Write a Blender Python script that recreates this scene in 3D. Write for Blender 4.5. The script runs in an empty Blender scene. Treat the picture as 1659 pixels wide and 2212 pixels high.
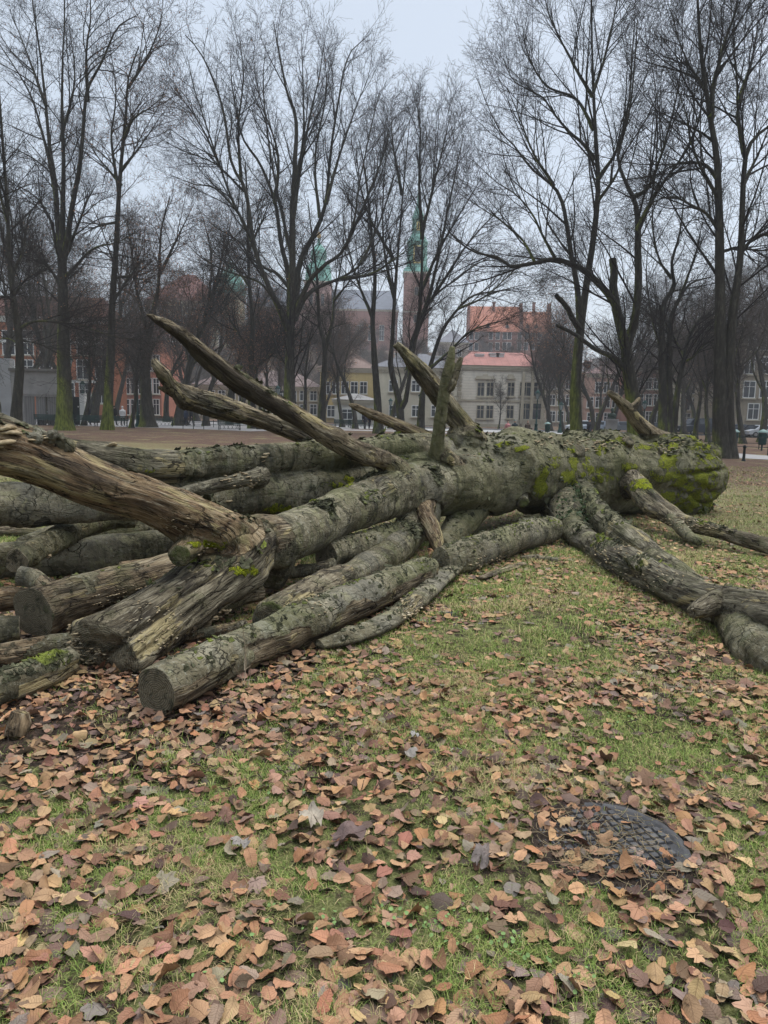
import bpy, math, random
import numpy as np
from math import radians, sin, cos, pi, atan, tan
R = np.random.default_rng(7)
random.seed(7)
D = bpy.data
sc = bpy.context.scene
COL = sc.collection
# ------------------------------------------------------------------ camera, sky, sun, exposure
F = 1534.0; CU, CV = 829.5, 1106.0          # photo measured at 1659 x 2212
PITCH = radians(7.87); ROLL = radians(1.4); CAMH = 1.65
fw = np.array([0, cos(PITCH), -sin(PITCH)]); up0 = np.array([0, sin(PITCH), cos(PITCH)]); x0 = np.array([1., 0, 0])
CR = cos(ROLL)*x0 + sin(ROLL)*up0
CUP = -sin(ROLL)*x0 + cos(ROLL)*up0
from mathutils import Matrix, Vector
cam = D.objects.new('camera', D.cameras.new('camera')); COL.objects.link(cam)
cam.data.sensor_fit = 'VERTICAL'; cam.data.sensor_height = 36.0
cam.data.lens = F/2212*36.0
cam.data.clip_start = .05; cam.data.clip_end = 5000
m = Matrix.Identity(4)
for i in range(3):
    m[i][0] = CR[i]; m[i][1] = CUP[i]; m[i][2] = -fw[i]
m[2][3] = CAMH
cam.matrix_world = m
sc.camera = cam
w = D.worlds.new('World'); sc.world = w; w.use_nodes = True
nt = w.node_tree; nt.nodes.clear()
o = nt.nodes.new('ShaderNodeOutputWorld'); add = nt.nodes.new('ShaderNodeAddShader')
b1 = nt.nodes.new('ShaderNodeBackground'); b2 = nt.nodes.new('ShaderNodeBackground')
sky = nt.nodes.new('ShaderNodeTexSky'); sky.sky_type = 'NISHITA'; sky.sun_disc = False
SUN_EL, SUN_AZ = radians(68), radians(60)
sky.sun_elevation = SUN_EL; sky.sun_rotation = SUN_AZ
sky.air_density = 1.0; sky.dust_density = 4.0
nt.links.new(sky.outputs[0], b1.inputs[0]); b1.inputs[1].default_value = .05
b2.inputs[0].default_value = (.645, .715, .79, 1); b2.inputs[1].default_value = .88    # the flat cloud cover
# cloud cover is brighter overhead than at the horizon (CIE overcast sky)
tc = nt.nodes.new('ShaderNodeTexCoord'); sx = nt.nodes.new('ShaderNodeSeparateXYZ'); nt.links.new(tc.outputs['Generated'], sx.inputs[0])
mr = nt.nodes.new('ShaderNodeMapRange'); nt.links.new(sx.outputs[2], mr.inputs[0]); mr.inputs[1].default_value = .52; mr.inputs[2].default_value = .95; mr.inputs[3].default_value = .68; mr.inputs[4].default_value = 2.7
cn = nt.nodes.new('ShaderNodeTexNoise'); nt.links.new(tc.outputs['Generated'], cn.inputs[0]); cn.inputs['Scale'].default_value = 2.2; cn.inputs['Detail'].default_value = 4
cm = nt.nodes.new('ShaderNodeMapRange'); nt.links.new(cn.outputs[0], cm.inputs[0]); cm.inputs[1].default_value = .3; cm.inputs[2].default_value = .7; cm.inputs[3].default_value = .95; cm.inputs[4].default_value = 1.04
mm = nt.nodes.new('ShaderNodeMath'); mm.operation = 'MULTIPLY'; nt.links.new(mr.outputs[0], mm.inputs[0]); nt.links.new(cm.outputs[0], mm.inputs[1]); nt.links.new(mm.outputs[0], b2.inputs[1])
nt.links.new(b1.outputs[0], add.inputs[0]); nt.links.new(b2.outputs[0], add.inputs[1]); nt.links.new(add.outputs[0], o.inputs[0])
sl = D.lights.new('sun', 'SUN'); sl.energy = 2.0; sl.angle = radians(40); sl.color = (1, .97, .93)
so = D.objects.new('sun', sl); COL.objects.link(so)
sd = Vector((sin(SUN_AZ)*cos(SUN_EL), cos(SUN_AZ)*cos(SUN_EL), sin(SUN_EL)))
so.rotation_euler = sd.to_track_quat('Z', 'Y').to_euler()
sc.view_settings.view_transform = 'Standard'; sc.view_settings.look = 'None'
sc.view_settings.gamma = 1; sc.view_settings.exposure = 0.22
sc.cycles.volume_bounces = 1; sc.cycles.max_bounces = 5; sc.cycles.diffuse_bounces = 1
sc.cycles.use_denoising = True

# ------------------------------------------------------------------ measuring helpers
def ray(u, v):
    return (u-CU)/F*CR - (v-CV)/F*CUP + fw
def P(u, v, d):                       # point seen at (u, v) whose ground distance is d
    r = ray(u, v); return np.array([0, 0, CAMH]) + r*(d/r[1])
def PZ(u, v, z=0.):                   # point seen at (u, v) at height z
    r = ray(u, v); return np.array([0, 0, CAMH]) + r*((z-CAMH)/r[2])
def proj(p):
    q = p - np.array([0, 0, CAMH]); z = q@fw
    z = np.where(z < 1e-3, 1e-3, z)
    return CU + F*(q@CR)/z, CV - F*(q@CUP)/z
def nrm(a):
    return a/np.maximum(np.linalg.norm(a, axis=-1, keepdims=True), 1e-9)
def hsh(ix, iy, iz, seed):
    h = (ix*374761393 + iy*668265263 + iz*2147483647 + seed*1274126177) & 0xffffffff
    h = ((h ^ (h >> 13))*1274126177) & 0xffffffff
    return ((h ^ (h >> 16)) & 0xffff)/65535.
def vn(p, seed=0):                    # value noise, -1..1
    p = np.asarray(p, float); i = np.floor(p).astype(np.int64); f = p-i; f = f*f*(3-2*f)
    out = 0
    for dx in (0, 1):
        for dy in (0, 1):
            for dz in (0, 1):
                wgt = (f[:, 0] if dx else 1-f[:, 0])*(f[:, 1] if dy else 1-f[:, 1])*(f[:, 2] if dz else 1-f[:, 2])
                out = out + wgt*hsh(i[:, 0]+dx, i[:, 1]+dy, i[:, 2]+dz, seed)
    return out*2-1
def fbm(p, o=3, seed=0):
    p = np.asarray(p, float); a = 1.; t = 0.; s = 0.
    for k in range(o):
        s = s + a*vn(p*2**k, seed+k); t += a; a *= .5
    return s/t

# ------------------------------------------------------------------ object helpers
def npmesh(name, verts, faces, mat=None, smooth=True, attrs=None):
    """faces: list of index arrays, each (n,3) or (n,4)"""
    me = D.meshes.new(name); verts = np.asarray(verts, np.float32)
    if not isinstance(faces, list): faces = [faces]
    faces = [np.asarray(f, np.int32) for f in faces if len(f)]
    me.vertices.add(len(verts)); me.vertices.foreach_set('co', verts.ravel())
    li = np.concatenate([f.ravel() for f in faces]); me.loops.add(len(li)); me.loops.foreach_set('vertex_index', li)
    ls = np.concatenate([np.full(len(f), f.shape[1]) for f in faces]); st = np.concatenate([[0], np.cumsum(ls)[:-1]]).astype(np.int32)
    me.polygons.add(len(ls)); me.polygons.foreach_set('loop_start', st)
    me.polygons.foreach_set('use_smooth', np.full(len(ls), smooth))
    for k, a in (attrs or {}).items():
        a = np.asarray(a, np.float32)
        if a.ndim == 1:
            at = me.attributes.new(k, 'FLOAT', 'POINT'); at.data.foreach_set('value', a)
        elif a.shape[1] == 3:
            at = me.attributes.new(k, 'FLOAT_VECTOR', 'POINT'); at.data.foreach_set('vector', a.ravel())
        else:
            at = me.attributes.new(k, 'FLOAT_COLOR', 'POINT'); at.data.foreach_set('color', a.ravel())
    me.update(calc_edges=True); me.validate()
    if mat: me.materials.append(mat)
    return me
def link(name, me, parent=None, loc=None, rz=0):
    ob = D.objects.new(name, me); COL.objects.link(ob)
    if parent is not None: ob.parent = parent
    if loc is not None: ob.location = [float(a) for a in loc]
    if rz: ob.rotation_euler = (0, 0, rz)
    return ob
def tag(ob, label, cat, group=None, kind=None):
    ob['label'] = label; ob['category'] = cat
    if group: ob['group'] = group
    if kind: ob['kind'] = kind
    return ob
def thing(name, label, cat, loc=(0, 0, 0), rz=0, group=None):
    return tag(link(name, None, None, loc, rz), label, cat, group)
def dup(root, loc, rz=0, label=None, scale=1, group=None):
    r = root.copy(); COL.objects.link(r); r.location = [float(a) for a in loc]; r.rotation_euler = (0, 0, rz); r.scale = (scale,)*3
    if label: r['label'] = label
    if group: r['group'] = group
    def rec(a, b):
        for ch in a.children:
            c = ch.copy(); COL.objects.link(c); c.parent = b; rec(ch, c)
    rec(root, r)
    return r
class MB:                              # collects shapes into one mesh
    def __init__(s): s.v = []; s.f3 = []; s.f4 = []; s.n = 0
    def add(s, v, f4=(), f3=()):
        v = np.asarray(v, float).reshape(-1, 3)
        if len(f4): s.f4.append(np.asarray(f4, int)+s.n)
        if len(f3): s.f3.append(np.asarray(f3, int)+s.n)
        s.v.append(v); s.n += len(v); return s
    def box(s, x0, x1, y0, y1, z0, z1, M=None):
        v = np.array([[x, y, z] for z in (z0, z1) for y in (y0, y1) for x in (x0, x1)], float)
        if M is not None: v = v@M[0].T+M[1]
        return s.add(v, [[0, 2, 3, 1], [4, 5, 7, 6], [0, 1, 5, 4], [2, 6, 7, 3], [0, 4, 6, 2], [1, 3, 7, 5]])
    def tube(s, pts, rad, sides=8, cap=True):
        v, f = tubes(np.asarray(pts, float)[None], np.broadcast_to(np.asarray(rad, float), (1, len(pts))), sides)
        K = len(pts)
        f3 = []
        if cap:
            v = np.vstack([v, pts[0], pts[-1]]); a = len(v)-2
            for k in range(sides):
                f3.append([a, (k+1) % sides, k]); f3.append([a+1, (K-1)*sides+k, (K-1)*sides+(k+1) % sides])
        return s.add(v, f, f3)
    def lathe(s, prof, sides=16, c=(0, 0, 0), sx=1, sy=1):
        a = np.arange(sides)*2*pi/sides; v = []
        for r, z in prof: v += [[c[0]+r*cos(t)*sx, c[1]+r*sin(t)*sy, c[2]+z] for t in a]
        f = [[i*sides+k, i*sides+(k+1) % sides, (i+1)*sides+(k+1) % sides, (i+1)*sides+k] for i in range(len(prof)-1) for k in range(sides)]
        return s.add(v, f)
    def prism(s, poly, z0, z1):            # poly (x, y) counter-clockwise
        n = len(poly); v = [[x, y, z0] for x, y in poly]+[[x, y, z1] for x, y in poly]
        s.add(v, [[k, (k+1) % n, n+(k+1) % n, n+k] for k in range(n)])
        cx = np.mean(poly, axis=0)
        s.add([[cx[0], cx[1], z1]]+[[x, y, z1] for x, y in poly], f3=[[0, 1+k, 1+(k+1) % n] for k in range(n)])
        return s.add([[cx[0], cx[1], z0]]+[[x, y, z0] for x, y in poly], f3=[[0, 1+(k+1) % n, 1+k] for k in range(n)])
    def mesh(s, name, mat, smooth=False, attrs=None):
        f = []
        if s.f4: f.append(np.vstack(s.f4))
        if s.f3: f.append(np.vstack(s.f3))
        return npmesh(name, np.vstack(s.v), f, mat, smooth, attrs)
    def ob(s, name, mat, parent=None, smooth=False, loc=None, rz=0):
        return link(name, s.mesh(name, mat, smooth), parent, loc, rz)
def frames(pts):
    t = np.empty_like(pts); t[:, 1:-1] = pts[:, 2:]-pts[:, :-2]; t[:, 0] = pts[:, 1]-pts[:, 0]; t[:, -1] = pts[:, -1]-pts[:, -2]
    t = nrm(t); m = nrm(t.mean(axis=1)+1e-6)
    ref = np.where(np.abs(m[:, 2:3]) < .9, np.array([[0, 0, 1.]]), np.array([[1., 0, 0]]))
    n1 = nrm(np.cross(t, ref[:, None, :])); n2 = np.cross(t, n1)
    return t, n1, n2
def tubes(pts, rad, S):
    """pts (N,K,3), rad (N,K) -> verts, quads"""
    N, K, _ = pts.shape; t, n1, n2 = frames(pts)
    a = np.arange(S)*2*pi/S
    v = pts[:, :, None, :] + rad[:, :, None, None]*(n1[:, :, None, :]*np.cos(a)[None, None, :, None] + n2[:, :, None, :]*np.sin(a)[None, None, :, None])
    base = (np.arange(N)*K*S)[:, None, None]; k = (np.arange(K-1)*S)[None, :, None]; j = np.arange(S)[None, None, :]; j2 = (j+1) % S
    f = np.stack([base+k+j, base+k+S+j, base+k+S+j2, base+k+j2], -1).reshape(-1, 4)
    return v.reshape(-1, 3), f
def cr(pts, n):                         # Catmull-Rom resample of rows of any width
    p = np.asarray(pts, float); q = np.vstack([2*p[0]-p[1], p, 2*p[-1]-p[-2]])
    L = np.concatenate([[0], np.cumsum(np.linalg.norm(np.diff(p[:, :3], axis=0), axis=1))]); s = np.linspace(0, L[-1], n)
    i = np.clip(np.searchsorted(L, s, 'right')-1, 0, len(p)-2); t = ((s-L[i])/np.maximum(L[i+1]-L[i], 1e-9))[:, None]
    a, b, c, d = q[i], q[i+1], q[i+2], q[i+3]
    return .5*(2*b+(c-a)*t+(2*a-5*b+4*c-d)*t*t+(3*b-a-3*c+d)*t**3)

# ------------------------------------------------------------------ materials
class NT:
    def __init__(s, name):
        s.m = D.materials.new(name); s.m.use_nodes = True; s.t = s.m.node_tree; s.t.nodes.clear()
        s.out = s.t.nodes.new('ShaderNodeOutputMaterial'); s.b = s.n('ShaderNodeBsdfPrincipled'); s.l(s.b.outputs[0], s.out.inputs[0])
        s.b.inputs['Roughness'].default_value = .85; s.b.inputs['Specular IOR Level'].default_value = .08
    def n(s, typ, **k):
        x = s.t.nodes.new(typ)
        for a, b in k.items(): setattr(x, a, b)
        return x
    def l(s, a, b): s.t.links.new(a, b)
    def put(s, inp, v):
        if isinstance(v, bpy.types.NodeSocket): s.l(v, inp)
        elif isinstance(v, (tuple, list)) and len(v) == 3 and inp.type == 'RGBA': inp.default_value = (*v, 1)
        else: inp.default_value = v
    def attr(s, name, out='Fac'): x = s.n('ShaderNodeAttribute', attribute_name=name); return x.outputs[out]
    def obj(s): return s.n('ShaderNodeTexCoord').outputs['Object']
    def geo(s, o='Position'): return s.n('ShaderNodeNewGeometry').outputs[o]
    def vm(s, v, mul): x = s.n('ShaderNodeVectorMath', operation='MULTIPLY'); s.l(v, x.inputs[0]); x.inputs[1].default_value = mul; return x.outputs[0]
    def noise(s, vec, scale, detail=4, rough=.6, dist=0):
        x = s.n('ShaderNodeTexNoise'); s.l(vec, x.inputs['Vector']); x.inputs['Scale'].default_value = scale; x.inputs['Detail'].default_value = detail
        x.inputs['Roughness'].default_value = rough; x.inputs['Distortion'].default_value = dist; return x.outputs['Fac']
    def vor(s, vec, scale, feat='F1', out='Distance'):
        x = s.n('ShaderNodeTexVoronoi', feature=feat); s.l(vec, x.inputs['Vector']); x.inputs['Scale'].default_value = scale; return x.outputs[out]
    def ma(s, op, a, b=0., c=0.):
        x = s.n('ShaderNodeMath', operation=op); s.put(x.inputs[0], a); s.put(x.inputs[1], b)
        if op in ('MULTIPLY_ADD',): s.put(x.inputs[2], c)
        return x.outputs[0]
    def mr(s, v, a, b, c=0., d=1., sm=True):
        x = s.n('ShaderNodeMapRange', interpolation_type='SMOOTHSTEP' if sm else 'LINEAR'); s.put(x.inputs[0], v)
        for i, q in enumerate((a, b, c, d)): x.inputs[i+1].default_value = q
        return x.outputs[0]
    def ramp(s, v, stops):
        x = s.n('ShaderNodeValToRGB'); s.l(v, x.inputs[0]); e = x.color_ramp.elements
        while len(e) < len(stops): e.new(.5)
        for i, (p, c) in enumerate(stops): e[i].position = p; e[i].color = (*c, 1)
        return x.outputs[0]
    def mix(s, f, a, b, mode='MIX'):
        x = s.n('ShaderNodeMix', data_type='RGBA', blend_type=mode); s.put(x.inputs[0], f); s.put(x.inputs[6], a); s.put(x.inputs[7], b); return x.outputs[2]
    def col(s, v): s.put(s.b.inputs['Base Color'], v)
    def bump(s, h, dist=.01, st=1.): x = s.n('ShaderNodeBump'); s.l(h, x.inputs['Height']); x.inputs['Distance'].default_value = dist; x.inputs['Strength'].default_value = st; s.l(x.outputs[0], s.b.inputs['Normal'])
def plain(name, c, rough=.8, var=.25, scale=2., metal=0., bump=0.):
    t = NT(name); o_ = t.obj(); n_ = t.noise(o_, scale, 5, .65)
    t.col(t.ramp(n_, [(.25, tuple(x*(1-var) for x in c)), (.75, tuple(min(1, x*(1+var)) for x in c))]))
    t.b.inputs['Roughness'].default_value = rough; t.b.inputs['Metallic'].default_value = metal
    if bump: t.bump(t.noise(o_, scale*12, 3), bump)
    return t.m
def wood_mat():
    t = NT('wood'); G = t.attr('grain', 'Vector'); O = t.obj()
    nb = t.noise(O, 2.2, 6, .62); nf = t.noise(O, 34, 5, .7); nm = t.noise(O, 9, 6, .65)
    gs = t.noise(t.vm(G, (1.6, 16, 16)), 1.0, 6, .62, .6); gf = t.noise(t.vm(G, (5, 75, 75)), 1.0, 5, .65, .4)
    gl = t.noise(t.vm(G, (.9, 3.5, 3.5)), 1.0, 4, .6, .8)
    bark = t.ramp(nb, [(.28, (.048, .039, .023)), (.43, (.125, .107, .066)), (.56, (.215, .188, .122)), (.7, (.33, .295, .205))])
    bark = t.mix(t.mr(nm, .45, .75), bark, (.085, .088, .04), 'MIX')
    bark = t.mix(t.ma('MULTIPLY', t.mr(nf, .54, .66), .6), bark, (.30, .29, .23))
    bark = t.mix(t.ma('MULTIPLY', t.mr(nf, .45, .34), .8), bark, (.03, .029, .02))
    nw = t.noise(t.vm(G, (4, 1.3, 1.3)), 1.0, 7, .72, 1.2); bark = t.mix(t.ma('MULTIPLY', t.mr(nw, .52, .36), .85), bark, (.03, .03, .02)); big = t.noise(O, .9, 3, .5, .6); bark = t.mix(t.ma('MULTIPLY', t.mr(big, .5, .64), .55), bark, (.10, .105, .045)); bark = t.mix(t.ma('MULTIPLY', t.mr(big, .47, .34), .5), bark, (.20, .185, .15)); bark = t.mix(t.ma('MULTIPLY', t.mr(nw, .56, .68), .4), bark, (.28, .27, .21))
    # stretch folds across the bark, as beech has
    cf = t.noise(t.vm(G, (26, 3, 3)), 1.0, 4, .6, .5)
    bark = t.mix(t.ma('MULTIPLY', t.mr(cf, .58, .68), .18), bark, (.045, .045, .03))
    gb = t.noise(t.vm(G, (2.2, 6, 6)), 1.0, 6, .66, 1.0); gp = t.noise(t.vm(G, (1.3, 4.5, 4.5)), 1.7, 5, .6, .5)
    grey = t.ramp(gb, [(.28, (.025, .02, .014)), (.42, (.09, .078, .052)), (.55, (.18, .16, .11)), (.68, (.30, .27, .185)), (.8, (.38, .34, .23))])
    warm = t.ramp(gb, [(.30, (.03, .017, .01)), (.42, (.13, .072, .038)), (.53, (.27, .165, .082)), (.66, (.40, .285, .16)), (.8, (.46, .36, .21))])
    bare = t.mix(t.attr('tone'), grey, warm)
    bare = t.mix(t.ma('MULTIPLY', t.mr(gp, .57, .60), .8), bare, t.mix(gs, (.22, .17, .075), (.46, .38, .20)))
    bare = t.mix(t.ma('MULTIPLY', t.mr(gl, .45, .37), .8), bare, (.035, .032, .026))
    bare = t.mix(t.ma('MULTIPLY', t.mr(gs, .49, .34), .8), bare, (.03, .024, .018))
    bare = t.mix(t.ma('MULTIPLY', t.mr(gf, .47, .34), .75), bare, (.03, .024, .018))
    bare = t.mix(t.ma('MULTIPLY', t.mr(gf, .54, .66), .55), bare, (.36, .32, .235))
    bare = t.mix(t.ma('MULTIPLY', t.mr(nb, .5, .66), .5), bare, (.085, .09, .04))
    wv = t.n('ShaderNodeVectorMath', operation='ADD'); t.l(t.vm(G, (1.1, 10, 10)), wv.inputs[0]); nz = t.n('ShaderNodeTexNoise'); t.l(t.vm(G, (3, 9, 9)), nz.inputs['Vector']); nz.inputs['Scale'].default_value = 1; nz.inputs['Detail'].default_value = 4; t.l(nz.outputs['Color'], wv.inputs[1])
    ck = t.ma('MULTIPLY', t.mr(t.vor(wv.outputs[0], 1.6, 'DISTANCE_TO_EDGE'), .05, .012), t.mr(nm, .42, .56)); bare = t.mix(t.ma('MULTIPLY', ck, .85), bare, (.014, .011, .008))
    wb = t.n('ShaderNodeVectorMath', operation='ADD'); t.l(t.vm(G, (6, 4.5, 4.5)), wb.inputs[0]); t.l(nz.outputs['Color'], wb.inputs[1])
    ckb = t.ma('MULTIPLY', t.mr(t.vor(wb.outputs[0], 1.3, 'DISTANCE_TO_EDGE'), .035, .008), t.mr(nb, .47, .58)); bark = t.mix(t.ma('MULTIPLY', ckb, .8), bark, (.02, .018, .012))
    ly = t.noise(O, 5.5, 6, .7, .5); bark = t.mix(t.ma('MULTIPLY', t.mr(ly, .55, .62), .55), bark, t.mix(nf, (.16, .15, .07), (.33, .31, .19))); bark = t.mix(t.ma('MULTIPLY', t.mr(ly, .44, .37), .6), bark, (.045, .042, .028))
    bm = t.mr(t.ma('ADD', t.attr('bare'), t.ma('MULTIPLY', t.ma('SUBTRACT', nm, .5), .9)), .46, .54)
    c = t.mix(bm, bark, bare)
    fn = t.mr(t.ma('ADD', t.attr('moss'), t.ma('ADD', t.ma('MULTIPLY', t.ma('SUBTRACT', nf, .5), 1.5), t.ma('MULTIPLY', t.ma('SUBTRACT', nm, .5), 1.6))), .45, .72)
    mossc = t.ramp(t.noise(O, 55, 3), [(.3, (.09, .12, .009)), (.48, (.27, .31, .014)), (.68, (.50, .50, .04))])
    c = t.mix(fn, c, mossc)
    g2 = t.ma('MULTIPLY', t.mr(t.ma('ADD', t.attr('algae'), t.ma('MULTIPLY', t.ma('SUBTRACT', nb, .5), 1.4)), .35, .8), .38)
    c = t.mix(g2, c, t.mix(nm, (.05, .052, .018), (.185, .175, .085)))
    rg = t.n('ShaderNodeVectorMath', operation='LENGTH'); t.l(t.vm(G, (0, 1, 1)), rg.inputs[0])
    rr = t.ma('ADD', t.ma('MULTIPLY', rg.outputs[1], 520), t.ma('MULTIPLY', nm, 9.))
    ring = t.ma('SINE', rr)
    cc = t.mix(t.mr(ring, -.6, .8), (.11, .09, .06), (.21, .18, .12)); cc = t.mix(t.mr(nm, .48, .66), cc, (.045, .045, .03)); cc = t.mix(t.mr(nb, .52, .62), cc, (.10, .11, .04))
    cc = t.mix(t.ma('MULTIPLY', t.mr(nf, .55, .7), .5), cc, (.16, .15, .08))
    c = t.mix(t.ma('MULTIPLY', t.mr(t.ma('ADD', t.attr('darkening'), t.ma('MULTIPLY', t.ma('SUBTRACT', gs, .5), 1.2)), .35, .75), .85), c, t.mix(gf, (.012, .009, .007), (.06, .048, .036)))
    c = t.mix(t.attr('cut'), c, cc)
    t.col(c); t.b.inputs['Roughness'].default_value = .72
    hb = t.ma('ADD', t.ma('MULTIPLY', nf, .8), t.ma('MULTIPLY', cf, .2)); hw = t.ma('ADD', t.ma('MULTIPLY', gs, 1.4), t.ma('MULTIPLY', gf, .9))
    x = t.n('ShaderNodeMix', data_type='FLOAT'); t.l(bm, x.inputs[0]); t.l(hb, x.inputs[2]); t.l(hw, x.inputs[3])
    h = t.ma('ADD', t.ma('SUBTRACT', x.outputs[0], t.ma('MULTIPLY', t.ma('ADD', ck, ckb), .5)), t.ma('MULTIPLY', t.ma('SUBTRACT', 1, bm), 1.8)); h = t.ma('ADD', h, t.ma('MULTIPLY', t.ma('MULTIPLY', fn, t.noise(O, 90, 3)), 2.5))
    t.bump(h, .03, 1.); return t.m
def treebark():
    t = NT('tree_bark'); O = t.geo(); n1 = t.noise(t.vm(O, (7, 7, 1.6)), 1.2, 5, .7); n2 = t.noise(O, .5, 3)
    c = t.ramp(n1, [(.3, (.022, .02, .017)), (.5, (.036, .032, .026)), (.7, (.075, .068, .054))])
    N = t.n('ShaderNodeSeparateXYZ'); t.l(t.geo('Normal'), N.inputs[0])
    g = t.mr(t.ma('ADD', t.ma('MULTIPLY', N.outputs[0], -.22), t.ma('ADD', t.ma('MULTIPLY', n2, .8), t.ma('MULTIPLY', t.attr('low'), t.ma('MULTIPLY', t.attr('green'), .75)))), .72, .98)
    c = t.mix(t.ma('MULTIPLY', g, .9), c, t.mix(t.mr(n1, .3, .7), (.035, .042, .008), (.16, .18, .035)))
    t.col(c); t.bump(n1, .06, .9); return t.m
M = {}
M['wood'] = wood_mat(); M['bark'] = treebark()
M['twig'] = plain('twig', (.024, .020, .018), .9, .3, .3)
M['twigbrown'] = plain('twig_brown', (.055, .04, .033), .9, .3, .3)
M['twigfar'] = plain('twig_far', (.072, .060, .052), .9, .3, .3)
M['dryleaf'] = plain('dry_leaf', (.30, .15, .085), .8, .4, 1.)
# ------------------------------------------------------------------ ground, path, haze
def gz(x, y):                           # terrain height: flat park, castle hill behind
    x = np.asarray(x, float); y = np.asarray(y, float)
    s = np.clip((y-165)/115., 0, 1); s = s*s*(3-2*s)
    m_ = 1/(1+np.exp((x-95)/18.))
    return 25.5*s*m_
xs = np.sort(np.concatenate([np.linspace(-12, 12, 121), np.linspace(-150, 150, 61), np.array([-1500, -1000, -600, -400, -300, -200, 200, 300, 400, 600, 1000, 1500.])]))
ys = np.sort(np.concatenate([np.linspace(-6, 20, 131), np.linspace(21, 120, 50), np.linspace(125, 320, 50), np.array([-400, -100, -30, 360, 420, 500, 700, 1000, 1600, 2500.])]))
xs = np.unique(xs); ys = np.unique(ys)
X, Y = np.meshgrid(xs, ys); Z = gz(X, Y) + .012*vn(np.stack([X.ravel()*1.7, Y.ravel()*1.7, X.ravel()*0], 1), 3).reshape(X.shape)*(np.abs(X) < 12)*(Y < 20)
gv = np.stack([X.ravel(), Y.ravel(), Z.ravel()], 1); nx = len(xs); i_, j_ = np.meshgrid(np.arange(len(ys)-1), np.arange(nx-1), indexing='ij')
a_ = (i_*nx+j_).ravel(); gf_ = np.stack([a_, a_+1, a_+nx+1, a_+nx], 1)
def ground_mat():
    t = NT('ground'); O = t.geo(); n1 = t.noise(O, .8, 6, .7); n2 = t.noise(O, 14, 6, .75); n3 = t.noise(O, 90, 4, .7); n0 = t.noise(O, .16, 4, .6)
    soil = t.ramp(t.noise(O, 30, 8, .8), [(.35, (.015, .012, .009)), (.5, (.05, .036, .026)), (.62, (.11, .07, .05)), (.75, (.19, .12, .085))])
    moss = t.ramp(n3, [(.3, (.075, .08, .028)), (.5, (.16, .165, .06)), (.7, (.27, .26, .12))])
    near = t.mix(t.mr(t.ma('SUBTRACT', t.ma('ADD', n2, t.ma('MULTIPLY', n1, .5)), t.ma('MULTIPLY', t.attr('soil'), .35)), .62, .8), soil, moss)
    S = t.n('ShaderNodeSeparateXYZ'); t.l(O, S.inputs[0])
    lawn = t.mix(t.mr(n2, .35, .65), (.13, .125, .055), (.24, .21, .11)); lawn = t.mix(t.mr(t.noise(O, 3.5, 5, .8), .52, .6), lawn, (.16, .095, .06))
    lit = t.ramp(t.noise(O, 6, 6, .85), [(.35, (.045, .03, .024)), (.5, (.10, .062, .045)), (.65, (.19, .115, .08))])
    # leaf litter lies towards the path and the avenue of trees on the left
    y_ = t.ma('ADD', S.outputs[1], t.ma('MULTIPLY', t.ma('SUBTRACT', n0, .5), 26))
    a = t.ma('ADD', y_, t.ma('MULTIPLY', S.outputs[0], .55))
    far = t.mix(t.ma('MULTIPLY', t.mr(a, 19, 31), t.mr(t.noise(O, .5, 5, .7), .34, .5)), lawn, lit)
    t.col(t.mix(t.mr(t.ma('ADD', S.outputs[1], t.ma('MULTIPLY', n1, 4)), 9, 16), near, far))
    t.bump(t.ma('ADD', n2, t.ma('MULTIPLY', n3, .7)), .035, 1.); return t.m
uu, vv = proj(gv); SOIL = ((uu < 900-(vv-1350)*1.0) & (vv > 1180) & (vv < 1640) & (gv[:, 1] < 9.5) & (gv[:, 1] > 2)).astype(float)+np.exp(-((uu-1480)/230)**2-((vv-1420)/110)**2)*(gv[:, 1] > 2)+np.exp(-((uu-1200)/260)**2-((vv-1130)/50)**2)*(gv[:, 1] > 2)
g = link('ground', npmesh('ground', gv, gf_, ground_mat(), True, {'soil': np.clip(SOIL, 0, 1)})); g['kind'] = 'structure'
def strip(name, mid, wid, z, mat):
    c = cr([(*q, 0) for q in mid], 60); t = nrm(np.gradient(c, axis=0)); nn = np.stack([-t[:, 1], t[:, 0], t[:, 2]*0], 1)
    v = np.concatenate([c+nn*wid/2, c-nn*wid/2]); v[:, 2] = z; k = np.arange(59)
    o = link(name, npmesh(name, v, np.stack([k+60, k+61, k+1, k], 1), mat)); o['kind'] = 'structure'; return c, nn
pathm = plain('gravel_path', (.27, .26, .255), .9, .15, 1.5)
pl_ = [PZ(1800, 996)[:2], PZ(1640, 988)[:2], PZ(1480, 975)[:2], PZ(1300, 955)[:2], PZ(1100, 941)[:2], PZ(880, 932)[:2], PZ(600, 926)[:2], PZ(440, 922)[:2], PZ(280, 918)[:2], PZ(120, 914)[:2], PZ(-120, 906)[:2]]
PC, PN = strip('path', pl_, 4.2, .012, pathm)
strip('road', [(-40, 101), (20, 93), (60, 84), (120, 74)], 9, .008, plain('asphalt', (.07, .07, .073), .9, .15, 2))
strip('avenue', [(-70, 80), (-40, 79), (-14, 77), (-4, 73)], 34, .006, pathm)
strip('plaza', [(-16, 86), (6, 82), (22, 80)], 13, .016, plain('paving', (.30, .295, .285), .9, .08, 1.5))
hb = MB().box(-650, 650, -60, 700, -1.2, 128); hz = hb.mesh('haze', None); hm = D.materials.new('haze'); hm.use_nodes = True
t_ = hm.node_tree; t_.nodes.clear(); o_ = t_.nodes.new('ShaderNodeOutputMaterial'); pv = t_.nodes.new('ShaderNodeVolumePrincipled')
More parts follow.
